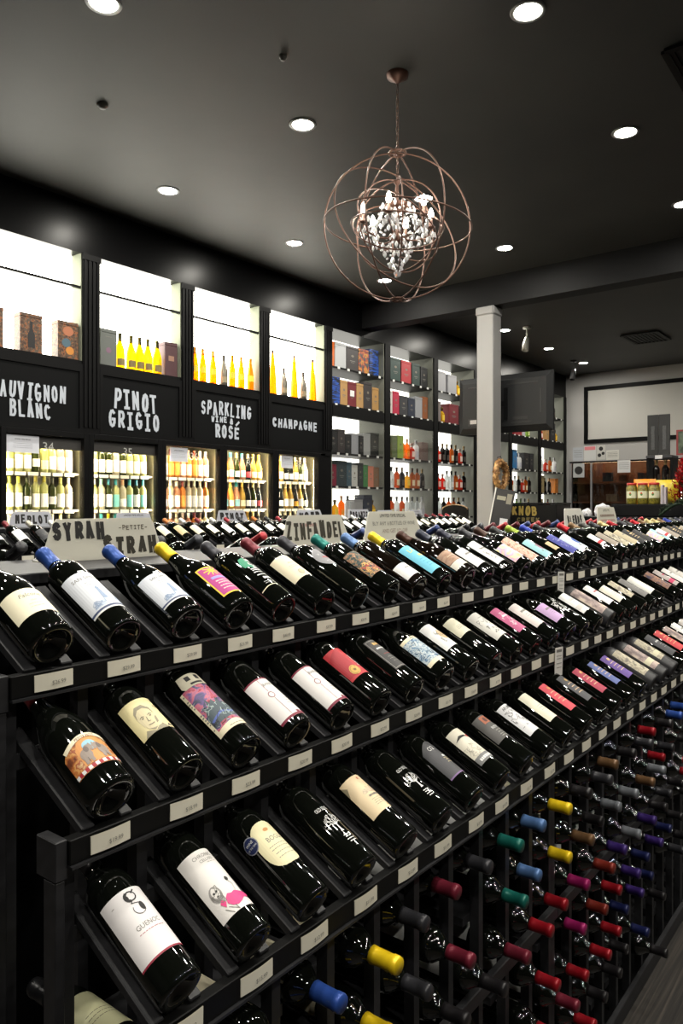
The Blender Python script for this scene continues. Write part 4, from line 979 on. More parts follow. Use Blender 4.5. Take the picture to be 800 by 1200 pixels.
sign_plate('shelf_sign', 1.576, 1.90, 1.615, 1.865, 1.45, RIDGE_Z, .092, [('ZINFANDEL', 1.60, 1.872, .20, .78, 'brush', mat('dark_olive_marker', (58, 54, 44), .6)), ('-ROSE-', 1.66, 1.74, .62, .72, 'lines', PINKM)], 'grey plastic sign hand-lettered ZINFANDEL on the front ridge', 5)
sign_plate('shelf_sign', 1.985, 2.35, 2.03, 2.315, 1.46, RIDGE_Z, .10, [('LIMITED TIME SPECIAL', 2.06, 2.28, .80, .92, 'font', M_INK), ('BUY ANY 6 BOTTLES OF WINE', 2.03, 2.32, .52, .66, 'font', GY), ('AND GET 10% OFF', 2.06, 2.29, .26, .40, 'font', FADE)], 'grey plastic sign printed LIMITED TIME SPECIAL on the front ridge', 6)
sign_plate('shelf_sign', 3.70, 4.02, 3.73, 3.96, 1.45, RIDGE_Z, .105, [('BLENDS', 3.75, 3.95, .2, .66, 'brush', M_INK)], 'white plastic sign hand-lettered BLENDS on the front ridge', 7, col=frosted('white_sign_plastic', (232, 230, 224)))
sign_plate('shelf_sign', 4.18, 4.54, 4.22, 4.50, 1.45, RIDGE_Z, .11, [('LIMITED TIME', 4.27, 4.44, .78, .9, 'font', M_INK), ('', 4.24, 4.48, .5, .62, 'lines', FADE), ('', 4.24, 4.48, .25, .36, 'lines', PINKM)], 'pale plastic notice beside the BLENDS sign on the front ridge', 8)
Y2 = 1.47 + YB
for j, (x0, x1, wd, z) in enumerate(((2.08, 2.36, 'MERLOT', .085), (3.59, 3.90, 'PINOT', .085), (4.43, 4.77, 'NOIR', .085), (5.10, 5.44, 'ORGANIC', .085))):
    sign_plate('shelf_sign', x0, x1, x0 + .03, x1 - .03, Y2, RIDGE_Z, z, [(wd, x0 + .04, x1 - .04, .2, .8, 'brush', M_INK)], 'white sign hand-lettered %s on the second island ridge' % wd, 20 + j, col=frosted('pale_sign_plastic', (206, 208, 216)))
for j, (x0, x1, wh) in enumerate(((2.76, 3.04, 'between the MERLOT and PINOT signs'), (5.54, 5.81, 'beyond the ORGANIC sign'), (6.07, 6.32, 'at the far end of the second island'))):
    sign_plate('shelf_sign', x0, x1, x0 + .02, x1 - .02, Y2, RIDGE_Z, .075, [('LIMITED TIME SPECIAL', x0 + .05, x1 - .05, .7, .85, 'font', M_INK), ('', x0 + .03, x1 - .03, .4, .52, 'lines', GY)], 'white printed notice %s' % wh, 30 + j, col=frosted('pale_sign_plastic', (206, 208, 216)))
# hanging cards on the rails
for (x, k, lab) in ((2.55, 0, 'white card hanging from the top rail of the front rack'), (2.16, 1, 'white card hanging from the middle rail of the front rack')):
    Y, Z = TIERS[k]; o = empty('shelf_card', (x, Y - .008, Z + .018), lab, 'card'); o.rotation_euler = (0, R(4), 0)
    put('card', MB().box((-.029, -.0005, -.076), (.029, .0005, .008), ink((222, 220, 214))).mesh('card'), o)
    mb = MB(); flat_print(mb, [[(x_ / 1000, z_ / 1000) for x_, z_ in t] for t in tess(rect(-20, -6, 20, 2)) + lines(-20, 20, (-18, -26, -40, -52), 2, 3)[0]], GY, lambda x_, z_: (x_, -.0009, z_))
    put('card_print', mb.mesh('card_print'), o)

# ------------------------------------------------------------------ things in the niches
AMB = tinted_glass('amber_glass', (255, 170, 20)); YELG = tinted_glass('yellow_glass', (250, 216, 20)); SILV = mat('grey_metal_bottle', (120, 116, 104), .3, .6)
def upright(s, x, y, z, label, group, name, n=14, sc_=1.0):
    return place(s, Matrix.Translation((x, y, z)) @ Matrix.Scale(sc_, 4), label, group, name, n)
def carton(x0, x1, y0, y1, z0, h, m, label, group, side=None, art=None, name='gift_box'):
    """printed carton: body, lid seam and front print; origin at the base"""
    o = empty(name, ((x0 + x1) / 2, (y0 + y1) / 2, z0), label, 'box', group)
    sx, sy = x1 - x0, y1 - y0
    put('body', MB().box((-sx / 2, -sy / 2, 0), (sx / 2, sy / 2, h * .9), m, ch=.002).mesh('body'), o)
    put('lid', MB().box((-sx / 2 - .0008, -sy / 2 - .0008, h * .9 + .0012), (sx / 2 + .0008, sy / 2 + .0008, h), m, ch=.002).mesh('lid'), o)
    if art:
        mb = MB()
        for tr, mm in art: flat_print(mb, tr, mm, lambda x, z: (x * sx, -sy / 2 - .0012, z * h))
        put('front_print', mb.mesh('front_print'), o)
    return o
FLORAL = noisy('floral_box_print', [(.34, (40, 24, 16)), (.46, (92, 56, 30)), (.52, (60, 70, 60)), (.58, (150, 84, 34)), (.68, (52, 34, 24))], (38, 38, 38), .5, 4)
zf = 2.7855
carton(2.72, 2.915, 5.56, 5.66, zf, .305, FLORAL, 'brown patterned gift box half out of view in the first niche', 'cartons in the niches')
carton(3.047, 3.233, 5.56, 5.66, zf, .305, FLORAL, 'brown gift box printed with a dark bottle, first niche', 'cartons in the niches', art=[(tess([(-.16, .12), (.16, .12), (.16, .45), (.06, .6), (.06, .8), (-.06, .8), (-.06, .6), (-.16, .45)]), M_INK), (tess(rect(-.15, .14, .15, .36)), ink((200, 128, 52)))])
carton(3.37, 3.554, 5.56, 5.66, zf, .305, FLORAL, 'brown gift box printed with flowers, first niche', 'cartons in the niches', art=[(tess(disc(0, .74, .26, .13)), ink((170, 104, 70))), (tess(disc(-.1, .42, .22, .12)), ink((70, 96, 110))), (tess(disc(.08, .22, .2, .11)), ink((196, 128, 48)))])
carton(3.766, 3.930, 5.56, 5.66, zf, .315, mat('grey_green_card', (92, 96, 92), .5), 'tall grey-green gift box at the start of the second niche', 'cartons in the niches', art=[(tess(disc(0, .42, .16, .08)), ink((120, 90, 110))), (tess(rect(-.2, .78, .2, .8)), GY)])
carton(4.455, 4.60, 5.56, 5.66, zf, .315, mat('plum_card', (74, 42, 46), .5), 'plum coloured gift box at the end of the second niche', 'cartons in the niches', art=[(tess(rect(-.22, .45, .22, .6)), ink((150, 112, 92)))])
ychamp = spec('champagne', (50, 54, 30), glass=YELG, label=(ink((120, 104, 60)), 20, 84, 60), capm=foil((44, 48, 26)), caplen=70)
for i, x in enumerate((3.99, 4.107, 4.199, 4.290, 4.394)):
    upright(ychamp, x, 5.60, zf, 'yellow bottle with dark neck foil in the second niche, %s in the row' % nth(i), 'yellow bottles in the second niche', 'champagne_bottle')
obot = spec('flute', (214, 138, 20), glass=AMB, label=(ink((240, 214, 60)), 90, 150, 52), capm=foil((222, 150, 24)))
sbot = spec('champagne', (70, 66, 60), glass=SILV, label=(ink((150, 140, 110)), 30, 90, 60), capm=foil((80, 76, 70)))
for i, x in enumerate((4.848, 4.948, 5.082, 5.344, 5.471, 5.605)):
    upright(obot, x, 5.60, zf, 'amber bottle in the third niche, %s amber one along' % nth(i), 'amber bottles in the third niche', 'champagne_bottle')
upright(sbot, 5.226, 5.60, zf, 'grey metallic bottle between the amber bottles of the third niche', None, 'champagne_bottle')
tbot = spec('taper', (60, 56, 52), glass=AMB, capm=foil((70, 66, 60)), caplen=30)
for i, x in enumerate((5.948, 6.297, 6.616)):
    upright(tbot, x, 5.60, zf, 'tall tapering amber bottle in the fourth niche, %s along' % nth(i), 'tall amber bottles in the fourth niche', 'tequila_bottle')
for i, x in enumerate((6.126, 6.45)):
    upright(sbot, x, 5.60, zf, 'small grey metallic bottle in the fourth niche, %s along' % nth(i), 'grey bottles in the fourth niche', 'champagne_bottle')

# ------------------------------------------------------------------ glass-door coolers
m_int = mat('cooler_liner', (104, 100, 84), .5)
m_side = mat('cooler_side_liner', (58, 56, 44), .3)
m_led = emitter('cooler_led', (255, 238, 198), 230.0)
m_pane = clear_glass('cooler_pane')
m_strip = mat('cooler_price_strip', (236, 232, 214), .4)
CW = .762; CX0 = 2.876
WBOT = tinted_glass('pale_green_glass', (214, 214, 140)); CBOT = tinted_glass('clear_wine_glass', (236, 226, 190)); ROSEG = tinted_glass('rose_glass', (246, 182, 140)); ORGG = tinted_glass('orange_wine_glass', (240, 156, 70)); GRNG = mat('olive_bottle_glass', (42, 48, 18), .06)
BLKG = mat('black_champagne_glass', (16, 18, 14), .06); GOLDG = tinted_glass('gold_glass', (230, 190, 90))
def csp(kind, glass, capc, labc, y0=24, y1=146): return spec(kind, capc, glass=glass, label=(ink(labc), y0, y1, 56))
WL = (240, 238, 226)
MENU = [
 [csp('bordeaux', WBOT, (210, 200, 120), WL), csp('bordeaux', WBOT, (190, 190, 80), WL, 30, 150), csp('bordeaux', CBOT, (220, 216, 200), WL), csp('bordeaux', WBOT, (226, 214, 150), (236, 226, 170), 30, 110), csp('bordeaux', GRNG, (60, 60, 50), (230, 226, 214), 50, 120), csp('tall', WBOT, (150, 140, 40), WL)],
 [csp('bordeaux', WBOT, (230, 226, 216), WL), csp('bordeaux', CBOT, (120, 170, 160), WL, 30, 150), csp('bordeaux', WBOT, (222, 190, 30), (236, 232, 200)), csp('bordeaux', CBOT, (200, 150, 110), WL, 28, 104), csp('bordeaux', WBOT, (50, 150, 160), (120, 200, 190)), csp('bordeaux', GRNG, (40, 120, 140), WL)],
 [csp('bordeaux', ROSEG, (226, 214, 200), WL), csp('bordeaux', ORGG, (214, 160, 120), (240, 216, 190)), csp('bordeaux', ROSEG, (236, 230, 214), WL, 28, 104), csp('bordeaux', ORGG, (120, 40, 40), (230, 150, 60)), csp('tall', CBOT, (222, 212, 180), WL), csp('bordeaux', ROSEG, (60, 40, 36), WL)],
 [csp('champagne', GOLDG, (214, 170, 70), (236, 226, 190), 30, 100), csp('champagne', BLKG, (60, 40, 30), WL, 30, 100), csp('champagne', GRNG, (214, 190, 120), (236, 230, 214), 30, 100), csp('champagne', ROSEG, (60, 190, 200), (150, 210, 214), 30, 110), csp('champagne', BLKG, (206, 190, 150), (200, 70, 80), 30, 96)],
 [csp('champagne', BLKG, (236, 226, 200), WL, 30, 100), csp('champagne', GOLDG, (226, 206, 160), WL, 30, 120), csp('champagne', BLKG, (60, 50, 40), (206, 150, 40), 30, 90), csp('champagne', CBOT, (240, 236, 226), (240, 226, 214), 24, 140), csp('champagne', GRNG, (230, 200, 180), WL, 30, 100)]]
CNAME = ['white_wine_bottle', 'white_wine_bottle', 'rose_bottle', 'champagne_bottle', 'champagne_bottle']
NOTICE = {0: (2.93, 3.20), 2: (4.505, 4.72), 4: (6.03, 6.22)}
rr = random.Random(77)
SH = (1.24, 1.545, 1.85)
for i in range(5):
    x0 = CX0 + CW * i; x1 = x0 + CW; num = 34 + i
    e = empty('drinks_cooler', ((x0 + x1) / 2, WALLY, 0), 'black glass-door cooler, %s from the wall end under the lettered boards' % nth(i), 'cooler', 'glass-door coolers along the wall')
    B = lambda nm, lo, hi, m, c=0.0: bpart(nm, lo, hi, m, e, c)
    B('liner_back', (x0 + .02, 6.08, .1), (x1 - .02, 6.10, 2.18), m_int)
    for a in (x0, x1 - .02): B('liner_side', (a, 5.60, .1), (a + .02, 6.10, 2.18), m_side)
    B('liner_top', (x0, 5.60, 2.181), (x1, 6.10, 2.20), m_int); B('plinth', (x0, 5.56, 0), (x1, 6.10, .1), M_BLACK)
    for a, b in ((x0, x0 + .045), (x1 - .05, x1)): B('door_stile', (a, 5.525, .1), (b, 5.60, 2.18), M_BLACK, .003)
    B('door_rail', (x0 + .045, 5.525, 2.135), (x1 - .05, 5.60, 2.18), M_BLACK, .003); B('door_rail', (x0 + .045, 5.525, .1), (x1 - .05, 5.60, .16), M_BLACK, .003)
    B('glass_pane', (x0 + .045, 5.555, .16), (x1 - .05, 5.563, 2.135), m_pane)
    B('led_strip', (x1 - .033, 5.604, .2), (x1 - .024, 5.612, 2.11), m_led)
    B('led_strip', (x0 + .024, 5.606, .2), (x0 + .036, 5.616, 2.11), m_led); B('led_strip', (x0 + .06, 5.602, 2.150), (x1 - .06, 5.614, 2.160), m_led)
    mb = MB(); flat_print(mb, [[(x * .075, z * .075) for x, z in t] for t in font_tris('%d' % num)], M_WHITE, lambda x, z: (x, 5.566 - WALLY, z + 2.015)); put('number', mb.mesh('number'), e, (.03, 0, 0))
    if i < 2: B('valance', (x0 + .046, 5.572, 2.035), (x1 - .051, 5.580, 2.135), mat('cooler_valance', (70, 68, 66), .5))
    for k, z in enumerate(SH):
        B('shelf', (x0 + .021, 5.65, z - .02), (x1 - .021, 6.07, z - .002), mat('cooler_shelf_wire', (60, 60, 58), .5))
        for q in range(6):
            xq = x0 + .06 + (CW - .12) * (q + .5) / 6
            B('price_card', (xq - .043, 5.640, z - .032), (xq + .043, 5.649, z - .004), m_strip)
        wide = i >= 3; n = 8 if wide else 9; pit = (CW - .10) / n
        for q in range(n):
            s = rr.choice(MENU[i]); xq = x0 + .05 + pit * (q + .5)
            upright(s, xq, 5.705, z - .0018, '%s in the %s cooler, %s along the %s shelf' % ({'white_wine_bottle': 'white wine bottle', 'rose_bottle': 'rose wine bottle', 'champagne_bottle': 'sparkling wine bottle'}[CNAME[i]], nth(i), nth(q), ('lower', 'middle', 'upper')[k]), 'chilled bottles in the coolers', CNAME[i], 14, 0.9)
for i, (a, b) in NOTICE.items():
    o = empty('notice', ((a + b) / 2, 5.5515, 1.99), 'white printed notice on the glass of the %s cooler' % nth(i), 'notice', 'notices on cooler doors')
    put('sheet', MB().box(((a - b) / 2, 0, 0), ((b - a) / 2, .002, .135), ink((214, 216, 224))).mesh('sheet'), o)
    mb = MB(); flat_print(mb, T('LIMITED TIME SPECIAL', 0, .10, .010, (b - a) * .55), BK, lambda x, z: (x, -.0008, z))
    flat_print(mb, [[(x_ / 1000, z_ / 1000) for x_, z_ in t] for t in lines(-80, 80, (70, 54, 38), 4, 5)[0]], mat('pale_grey_ink', (170, 172, 180), .6), lambda x, z: (x, -.0008, z))
    put('sheet_print', mb.mesh('sheet_print'), o)
struct('wall_panel_side', MB().box((2.10, WALLY, 0), (CX0, 6.3, 2.15), M_BLACK))
struct('wall_panel_end', MB().box((CX0 + 5 * CW, WALLY, 0), (6.890, 6.3, 2.16), M_BLACK))

# ------------------------------------------------------------------ tall lit shelf units
m_bay = emitter('shelf_backlight', (255, 252, 240), BAYLIGHT)
m_chk = mat('shelf_cheek_paint', (112, 114, 104), .5)
ZS = (1.01, 1.41, 1.81, 2.21, 2.795, 3.24); BAYW = 1.062; BP = 1.22; BX = 6.912
m_card = mat('shelf_price_card', (226, 226, 222), .5)
BNAME = ['first', 'second', 'third', 'fourth', 'fifth', 'sixth']
SNAME = ['lowest', 'low', 'waist-high', 'middle', 'upper', 'top']
def C(r, g, b): return mat('card_%d_%d_%d' % (r, g, b), (r, g, b), .45)
BLUESTRIPE = noisy('blue_striped_card', [(.42, (18, 26, 44)), (.5, (40, 90, 190)), (.58, (18, 26, 44))], (3, 3, 26), .4, 2, distort=1.2)
ARTBOX = noisy('painted_card', [(.34, (44, 40, 36)), (.45, (80, 76, 70)), (.52, (170, 60, 36)), (.6, (200, 140, 50)), (.7, (60, 50, 44))], (14, 14, 14), .45, 4)
TAN = C(176, 136, 84); MARC = C(110, 26, 36); DKB = C(52, 46, 46); DGR = C(24, 52, 46); REDC = C(170, 32, 42); NAVC = C(34, 42, 60); GRYC = C(150, 152, 156); BLKC = C(26, 27, 29); SLV = C(176, 178, 180)
# (shelf) -> list of (width share, height, material, words) for cartons, or ('b', spec, words) for bottles
def lq(kind, glass, cap, lab): return spec(kind, cap, glass=glass, label=(ink(lab), 40, 120, 44) if lab else None)
Q = {'clear': lq('spirit', tinted_glass('clear_spirit_glass', (226, 230, 230)), (40, 40, 44), (222, 220, 214)), 'amber': lq('spirit', tinted_glass('whisky_glass', (206, 110, 40)), (36, 32, 30), (226, 214, 180)),
     'orange': lq('spirit', tinted_glass('orange_spirit_glass', (250, 150, 30)), (236, 200, 160), (240, 150, 40)), 'dark': lq('spirit', mat('black_spirit_glass', (20, 18, 18), .06), (150, 130, 90), (70, 62, 56)),
     'red': lq('squat', tinted_glass('red_spirit_glass', (220, 70, 50)), (210, 200, 190), (226, 206, 196)), 'green': lq('spirit', tinted_glass('green_spirit_glass', (150, 190, 70)), (60, 80, 40), (190, 200, 130)),
     'gold': lq('squat', tinted_glass('golden_spirit_glass', (236, 190, 50)), (60, 50, 36), (236, 200, 60)), 'white': lq('spirit', mat('white_ceramic_bottle', (214, 214, 214), .3), (180, 180, 184), (190, 190, 200))}
QN = {'clear': 'clear spirit bottle', 'amber': 'whisky bottle', 'orange': 'orange spirit bottle', 'dark': 'black spirit bottle', 'red': 'squat red spirit bottle', 'green': 'green spirit bottle', 'gold': 'squat golden spirit bottle', 'white': 'white ceramic bottle'}
def box(wd, h, m, words): return ('c', wd, h, m, words)
def bot(k): return ('b', k)
PLAN = {
 (0, 5): [box(.10, .30, C(206, 100, 30), 'orange'), box(.22, .31, SLV, 'silver grey'), box(.24, .30, DKB, 'dark painted'), box(.22, .31, ARTBOX, 'multicoloured painted'), box(.20, .34, BLUESTRIPE, 'blue and black')],
 (0, 4): [box(.21, .33, BLUESTRIPE, 'blue striped'), box(.14, .31, TAN, 'tan'), box(.17, .31, MARC, 'maroon with white patch'), box(.14, .31, TAN, 'tan slim'), box(.18, .35, DKB, 'dark brown'), box(.14, .30, TAN, 'light tan')],
 (0, 3): [box(.16, .28, BLKC, 'black'), box(.14, .29, DKB, 'dark brown'), box(.12, .24, BLKC, 'short black'), box(.14, .26, GRYC, 'grey'), box(.10, .24, BLKC, 'slim black'), box(.14, .28, C(150, 152, 150), 'ash grey'), box(.18, .30, C(34, 36, 34), 'charcoal')],
 (0, 2): [box(.14, .26, C(120, 24, 48), 'crimson'), box(.20, .31, C(40, 52, 56), 'slate'), box(.10, .30, C(56, 80, 92), 'steel blue'), box(.12, .27, C(190, 190, 184), 'pale'), box(.12, .30, C(44, 48, 50), 'graphite'), box(.10, .28, C(60, 120, 66), 'green'), box(.12, .27, C(196, 120, 96), 'salmon'), box(.12, .26, C(130, 96, 70), 'brown')],
 (0, 1): [bot('gold'), bot('gold'), bot('orange'), bot('clear'), box(.16, .24, C(150, 150, 150), 'mid grey'), box(.18, .30, NAVC, 'navy'), bot('gold')],
 (1, 5): [box(.05, .30, DGR, 'slim dark green'), box(.24, .31, DGR, 'dark green'), box(.24, .31, REDC, 'red'), box(.20, .31, DGR, 'deep green'), box(.18, .29, BLKC, 'black')],
 (1, 4): [box(.12, .30, C(206, 196, 192), 'pinkish white'), box(.15, .31, C(176, 36, 66), 'crimson'), box(.20, .27, C(50, 50, 54), 'charcoal'), box(.17, .26, NAVC, 'navy'), box(.18, .30, GRYC, 'grey patterned'), box(.14, .32, C(140, 84, 50), 'rust brown')],
 (1, 3): [bot('orange'), box(.12, .30, C(96, 110, 70), 'olive'), box(.14, .31, C(150, 176, 70), 'lime green'), bot('orange'), bot('orange'), bot('red'), bot('white'), box(.16, .26, C(110, 90, 84), 'taupe')],
 (1, 2): [bot('amber'), bot('clear'), bot('amber'), bot('dark'), bot('gold'), bot('amber'), bot('amber'), bot('dark')],
 (1, 1): [bot('clear'), bot('amber'), bot('clear'), bot('amber'), bot('clear'), bot('clear'), bot('clear'), bot('white')],
 (2, 5): [box(.30, .30, C(160, 160, 164), 'grey patterned'), box(.26, .29, C(150, 150, 154), 'light grey'), bot('gold'), bot('dark')],
 (2, 4): [box(.16, .30, C(120, 110, 108), 'stone grey'), bot('gold'), box(.28, .30, MARC, 'maroon'), box(.2, .3, DKB, 'dark brown')],
 (2, 3): [bot('white'), bot('red'), bot('dark'), bot('dark'), bot('amber'), bot('dark'), bot('red'), bot('dark')],
 (2, 2): [bot('gold'), bot('red'), bot('red'), bot('clear'), bot('clear'), bot('amber'), bot('red'), bot('dark')],
 (2, 1): [bot('dark'), bot('clear'), bot('dark'), bot('amber'), bot('amber'), bot('dark'), bot('clear')],
 (4, 4): [bot('white'), box(.3, .22, C(150, 30, 40), 'red'), bot('white'), bot('green')], (4, 5): [box(.3, .3, DKB, 'dark brown'), box(.3, .3, TAN, 'tan')],
 (4, 3): [box(.12, .33, C(190, 64, 44), 'orange red'), box(.16, .33, C(50, 120, 176), 'bright blue'), bot('white'), bot('white'), box(.2, .3, BLKC, 'black'), box(.16, .3, C(40, 40, 44), 'graphite')],
 (4, 2): [bot('clear'), bot('amber'), bot('clear'), bot('dark'), bot('red'), bot('amber'), bot('dark')], (4, 1): [box(.3, .2, C(30, 130, 190), 'cyan'), bot('green'), bot('green'), bot('clear'), bot('dark')],
 (5, 5): [bot('dark'), bot('gold'), bot('gold'), bot('dark')], (5, 4): [bot('white'), bot('red'), box(.14, .3, TAN, 'tan'), box(.24, .34, BLKC, 'black'), bot('gold')],
 (5, 3): [bot('gold'), bot('clear'), bot('red'), bot('amber'), bot('white')], (5, 2): [box(.26, .32, C(176, 156, 110), 'straw coloured'), bot('dark'), bot('dark'), box(.14, .28, C(200, 120, 40), 'orange')], (5, 1): [bot('clear'), bot('dark'), bot('amber'), bot('white')],
 (3, 3): [bot('amber'), bot('clear'), bot('dark')], (3, 2): [bot('amber'), bot('clear'), bot('dark'), bot('amber')],
}
for b in range(6):
    x0 = BX + BP * b; x1 = x0 + BAYW
    e = empty('shelf_unit', ((x0 + x1) / 2, WALLY, 0), 'tall black backlit shelf unit, %s beyond the coolers' % BNAME[b], 'shelf unit', 'lit shelf units along the wall')
    B = lambda nm, lo, hi, m, c=0.0: bpart(nm, lo, hi, m, e, c)
    B('back_panel', (x0, 5.94, 0.98), (x1, 5.96, 3.68), m_bay)
    for a in (x0 - .02, x1): B('cheek', (a, 5.545, 0.1), (a + .02, 5.94, 3.679), m_chk)
    B('base_cabinet', (x0 - .02, 5.545, 0), (x1 + .02, 5.96, .95), M_BLACK, .003)
    B('header', (x0, 5.53, 2.64), (x1, 5.60, 2.775), M_BLACK, .003)
    for k, z in enumerate(ZS):
        B('shelf', (x0 + .0005, 5.55, z - .022), (x1 - .0005, 5.939, z), M_BLACK if k != 4 else M_BLACK, .002)
        for q in range(5):
            xq = x0 + BAYW * (q + .5) / 5 + rr.uniform(-.03, .03)
            B('price_card', (xq - .02, 5.543, z - .026), (xq + .02, 5.5495, z + .002), m_card)
        items = PLAN.get((b, k))
        if not items: continue
        tot = sum(i[1] if i[0] == 'c' else .105 for i in items); gap = (BAYW - .03 - tot) / len(items); xx = x0 + .012
        seen = {}
        for it in items:
            if it[0] == 'c':
                _, wd, h, m, words = it
                art = [(tess(rect(-.25, .42, .25, .66)), WH) if 'patch' in words else (tess(disc(0, .62, .12, .05)), mat('carton_print_grey', (120, 112, 100), .5)), (tess(rect(-.22, .40, .22, .43)) + tess(rect(-.14, .34, .14, .36)), GY)] if ('grey' not in words and m not in (BLUESTRIPE, ARTBOX)) else None
                carton(xx, xx + wd, 5.60, 5.75, z + .0005, h, m, '%s gift box on the %s shelf of the %s shelf unit' % (words, SNAME[k], BNAME[b]), 'cartons on the shelf units', art=art)
                xx += wd + gap
            else:
                seen[it[1]] = seen.get(it[1], 0) + 1; multi = sum(1 for j in items if j[1:2] == it[1:2] and j[0] == 'b') > 1
                upright(Q[it[1]], xx + .052, 5.66, z + .0005, '%s%s on the %s shelf of the %s shelf unit' % (nth(seen[it[1]] - 1) + ' ' if multi else '', QN[it[1]], SNAME[k], BNAME[b]), 'spirit bottles on the shelf units', 'spirit_bottle', 14)
                xx += .105 + gap
    if b < 2: B('glass_pane', (x0 + .002, 5.535, .96), (x1 - .002, 5.541, 2.63), m_pane)
for b in range(6):
    a = BX + BP * b + BAYW + .021; c = BX + BP * (b + 1) - .021 if b < 5 else FARX
    struct('trim_%d' % (6 + b), MB().box((a, WALLY - .012, 0), (c, 5.96, 3.68), M_BLACK))

# ------------------------------------------------------------------ television behind the column, seen from its back
tv = empty('television', (7.84, 3.767, 2.40), 'flat television mounted behind the white column, back toward the racks', 'television')
m_tv = mat('tv_back_plastic', (26, 27, 28), .5, 0, .25); m_tv2 = mat('tv_slot_black', (9, 9, 10), .5)
W2, Hh = .577, .66
pts = lambda dx, dy: [(-W2 + dx, dy), (W2 - dx, dy), (W2 - dx, Hh - dy), (-W2 + dx, Hh - dy)]
mb = MB(); lay = [(.0, 0, 0), (-.022, .004, .004), (-.055, .055, .06), (-.062, .065, .07)]
V = []
for x, dx, dy in lay: V += [(x, a, b) for a, b in pts(dx, dy)]
F_ = [(0, 1, 2, 3)]
for k in range(3):
    for j in range(4): F_.append((k * 4 + j, (k + 1) * 4 + j, (k + 1) * 4 + (j + 1) % 4, k * 4 + (j + 1) % 4))
F_.append((15, 14, 13, 12)); mb.add(V, F_, m_tv); put('housing', mb.mesh('housing'), tv)
put('screen', MB().box((.0005, -W2 + .02, .03), (.004, W2 - .02, Hh - .02), mat('tv_screen', (6, 6, 8), .1)).mesh('screen'), tv)
for (y0, y1, z0, z1) in ((-.42, -.05, .535, .55), (.12, .44, .535, .55), (-.46, -.44, .20, .46), (.30, .44, .10, .18), (-.30, -.12, .14, .17), (-.34, -.1, .10, .115)):
    put('slot', MB().box((-.066, y0, z0), (-.0622, y1, z1), m_tv2).mesh('slot'), tv)
put('port_cover', MB().box((-.07, .33, .12), (-.066, .41, .165), mat('port_silver', (150, 150, 150), .35, .5)).mesh('port_cover'), tv)
arm = empty('wall_bracket', (7.70, 3.85, 2.72), 'black bracket holding the television on the column', 'bracket')
put('mount_plate', MB().box((.001, -.07, -.12), (.012, .07, .12), M_BLACK).mesh('mount_plate'), arm)
put('mount_arm', MB().box((.012, -.03, -.03), (.06, .03, .03), M_BLACK).mesh('mount_arm'), arm)
for s_ in (-1, 1): put('mount_rail', MB().box((.06, s_ * .12 - .02, -.18), (.077, s_ * .12 + .02, .18), M_BLACK).mesh('mount_rail'), arm)
put('cross_plate', MB().box((.058, -.14, -.03), (.0735, .14, .03), M_BLACK).mesh('cross_plate'), arm)

# ------------------------------------------------------------------ wreath on the column
wr = empty('wreath', (7.60, 3.705, 1.91), 'round golden-brown dried leaf wreath hanging on the white column', 'wreath')
m_w = noisy('dried_leaf', [(.35, (120, 82, 46)), (.5, (176, 130, 78)), (.65, (206, 168, 112))], (30, 30, 30), .6, 3)
put('ring', MB().tube([(.125 * math.cos(2 * math.pi * i / 24), 0, .15 * math.sin(2 * math.pi * i / 24)) for i in range(24)], .03, 8, m_w, True).mesh('ring'), wr)
rr = random.Random(5); mb = MB()
for i in range(240):
    a = rr.uniform(0, 2 * math.pi); b = rr.uniform(0, 2 * math.pi); q = .032
    c = Vector(((.125 + q * math.cos(b)) * math.cos(a), q * math.sin(b), (.15 + q * math.cos(b)) * math.sin(a)))
    M_ = Matrix.Translation(c) @ Matrix.Rotation(rr.uniform(0, 6.28), 4, Vector((rr.uniform(-1, 1), rr.uniform(-1, 1), rr.uniform(-1, 1))).normalized())
    L = rr.uniform(.03, .05)
    mb.add([(0, -L / 2, 0), (L * .28, 0, .006), (0, L / 2, 0), (-L * .28, 0, .006)], [(0, 1, 2), (0, 2, 3)], m_w, False, M_)
o = put('foliage', mb.mesh('foliage'), wr); o['kind'] = 'stuff'
put('hook', MB().tube([(0, .045, .2), (0, .0, .205), (0, -.005, .185)], .004, 6, M_BLACK).mesh('hook'), wr)

# ------------------------------------------------------------------ boards and display stand past the second island
def xboard_text(mb, tr, m, x): flat_print(mb, tr, m, lambda y, z: (x, -y, z), (-1, 0, 0))
st = empty('display_stand', (7.18, 3.07, 0), 'black display stand lettered KNOB CREEK in gold beyond the front rack', 'display stand')
put('cabinet', MB().box((-.18, -.245, 0), (.18, .245, 1.585), mat('stand_black', (14, 13, 12), .5, 0, .2), ch=.004).mesh('cabinet'), st)
put('top_panel', MB().box((-.185, -.25, 1.586), (.185, .25, 1.605), mat('stand_black', (14, 13, 12), .5, 0, .2), ch=.004).mesh('top_panel'), st)
m_gold = mat('mustard_print', (150, 128, 60), .5)
mb = MB(); xboard_text(mb, brush_tris('KNOB', -.218, .050, 1.475, 1.572, .26, 2), m_gold, -.1815); xboard_text(mb, brush_tris('CREEK', -.165, .076, 1.415, 1.458, .2, 3), mat('dim_mustard_print', (110, 98, 58), .5), -.1815)
put('lettering', mb.mesh('lettering'), st)
pl = empty('plinth', (6.80, 3.36, 0), 'plain black plinth between the second island and the display stand', 'plinth')
put('body', MB().box((-.10, -.16, 0), (.10, .16, 1.28), M_BLACK, ch=.004).mesh('body'), pl); put('top', MB().box((-.11, -.17, 1.2805), (.11, .17, 1.30), M_BLACK, ch=.003).mesh('top'), pl)
bd = empty('chalkboard', (6.78, 3.34, 1.302), 'leaning black notice board with a white edge before the column', 'board'); bd.rotation_euler = (R(9), R(6), 0)
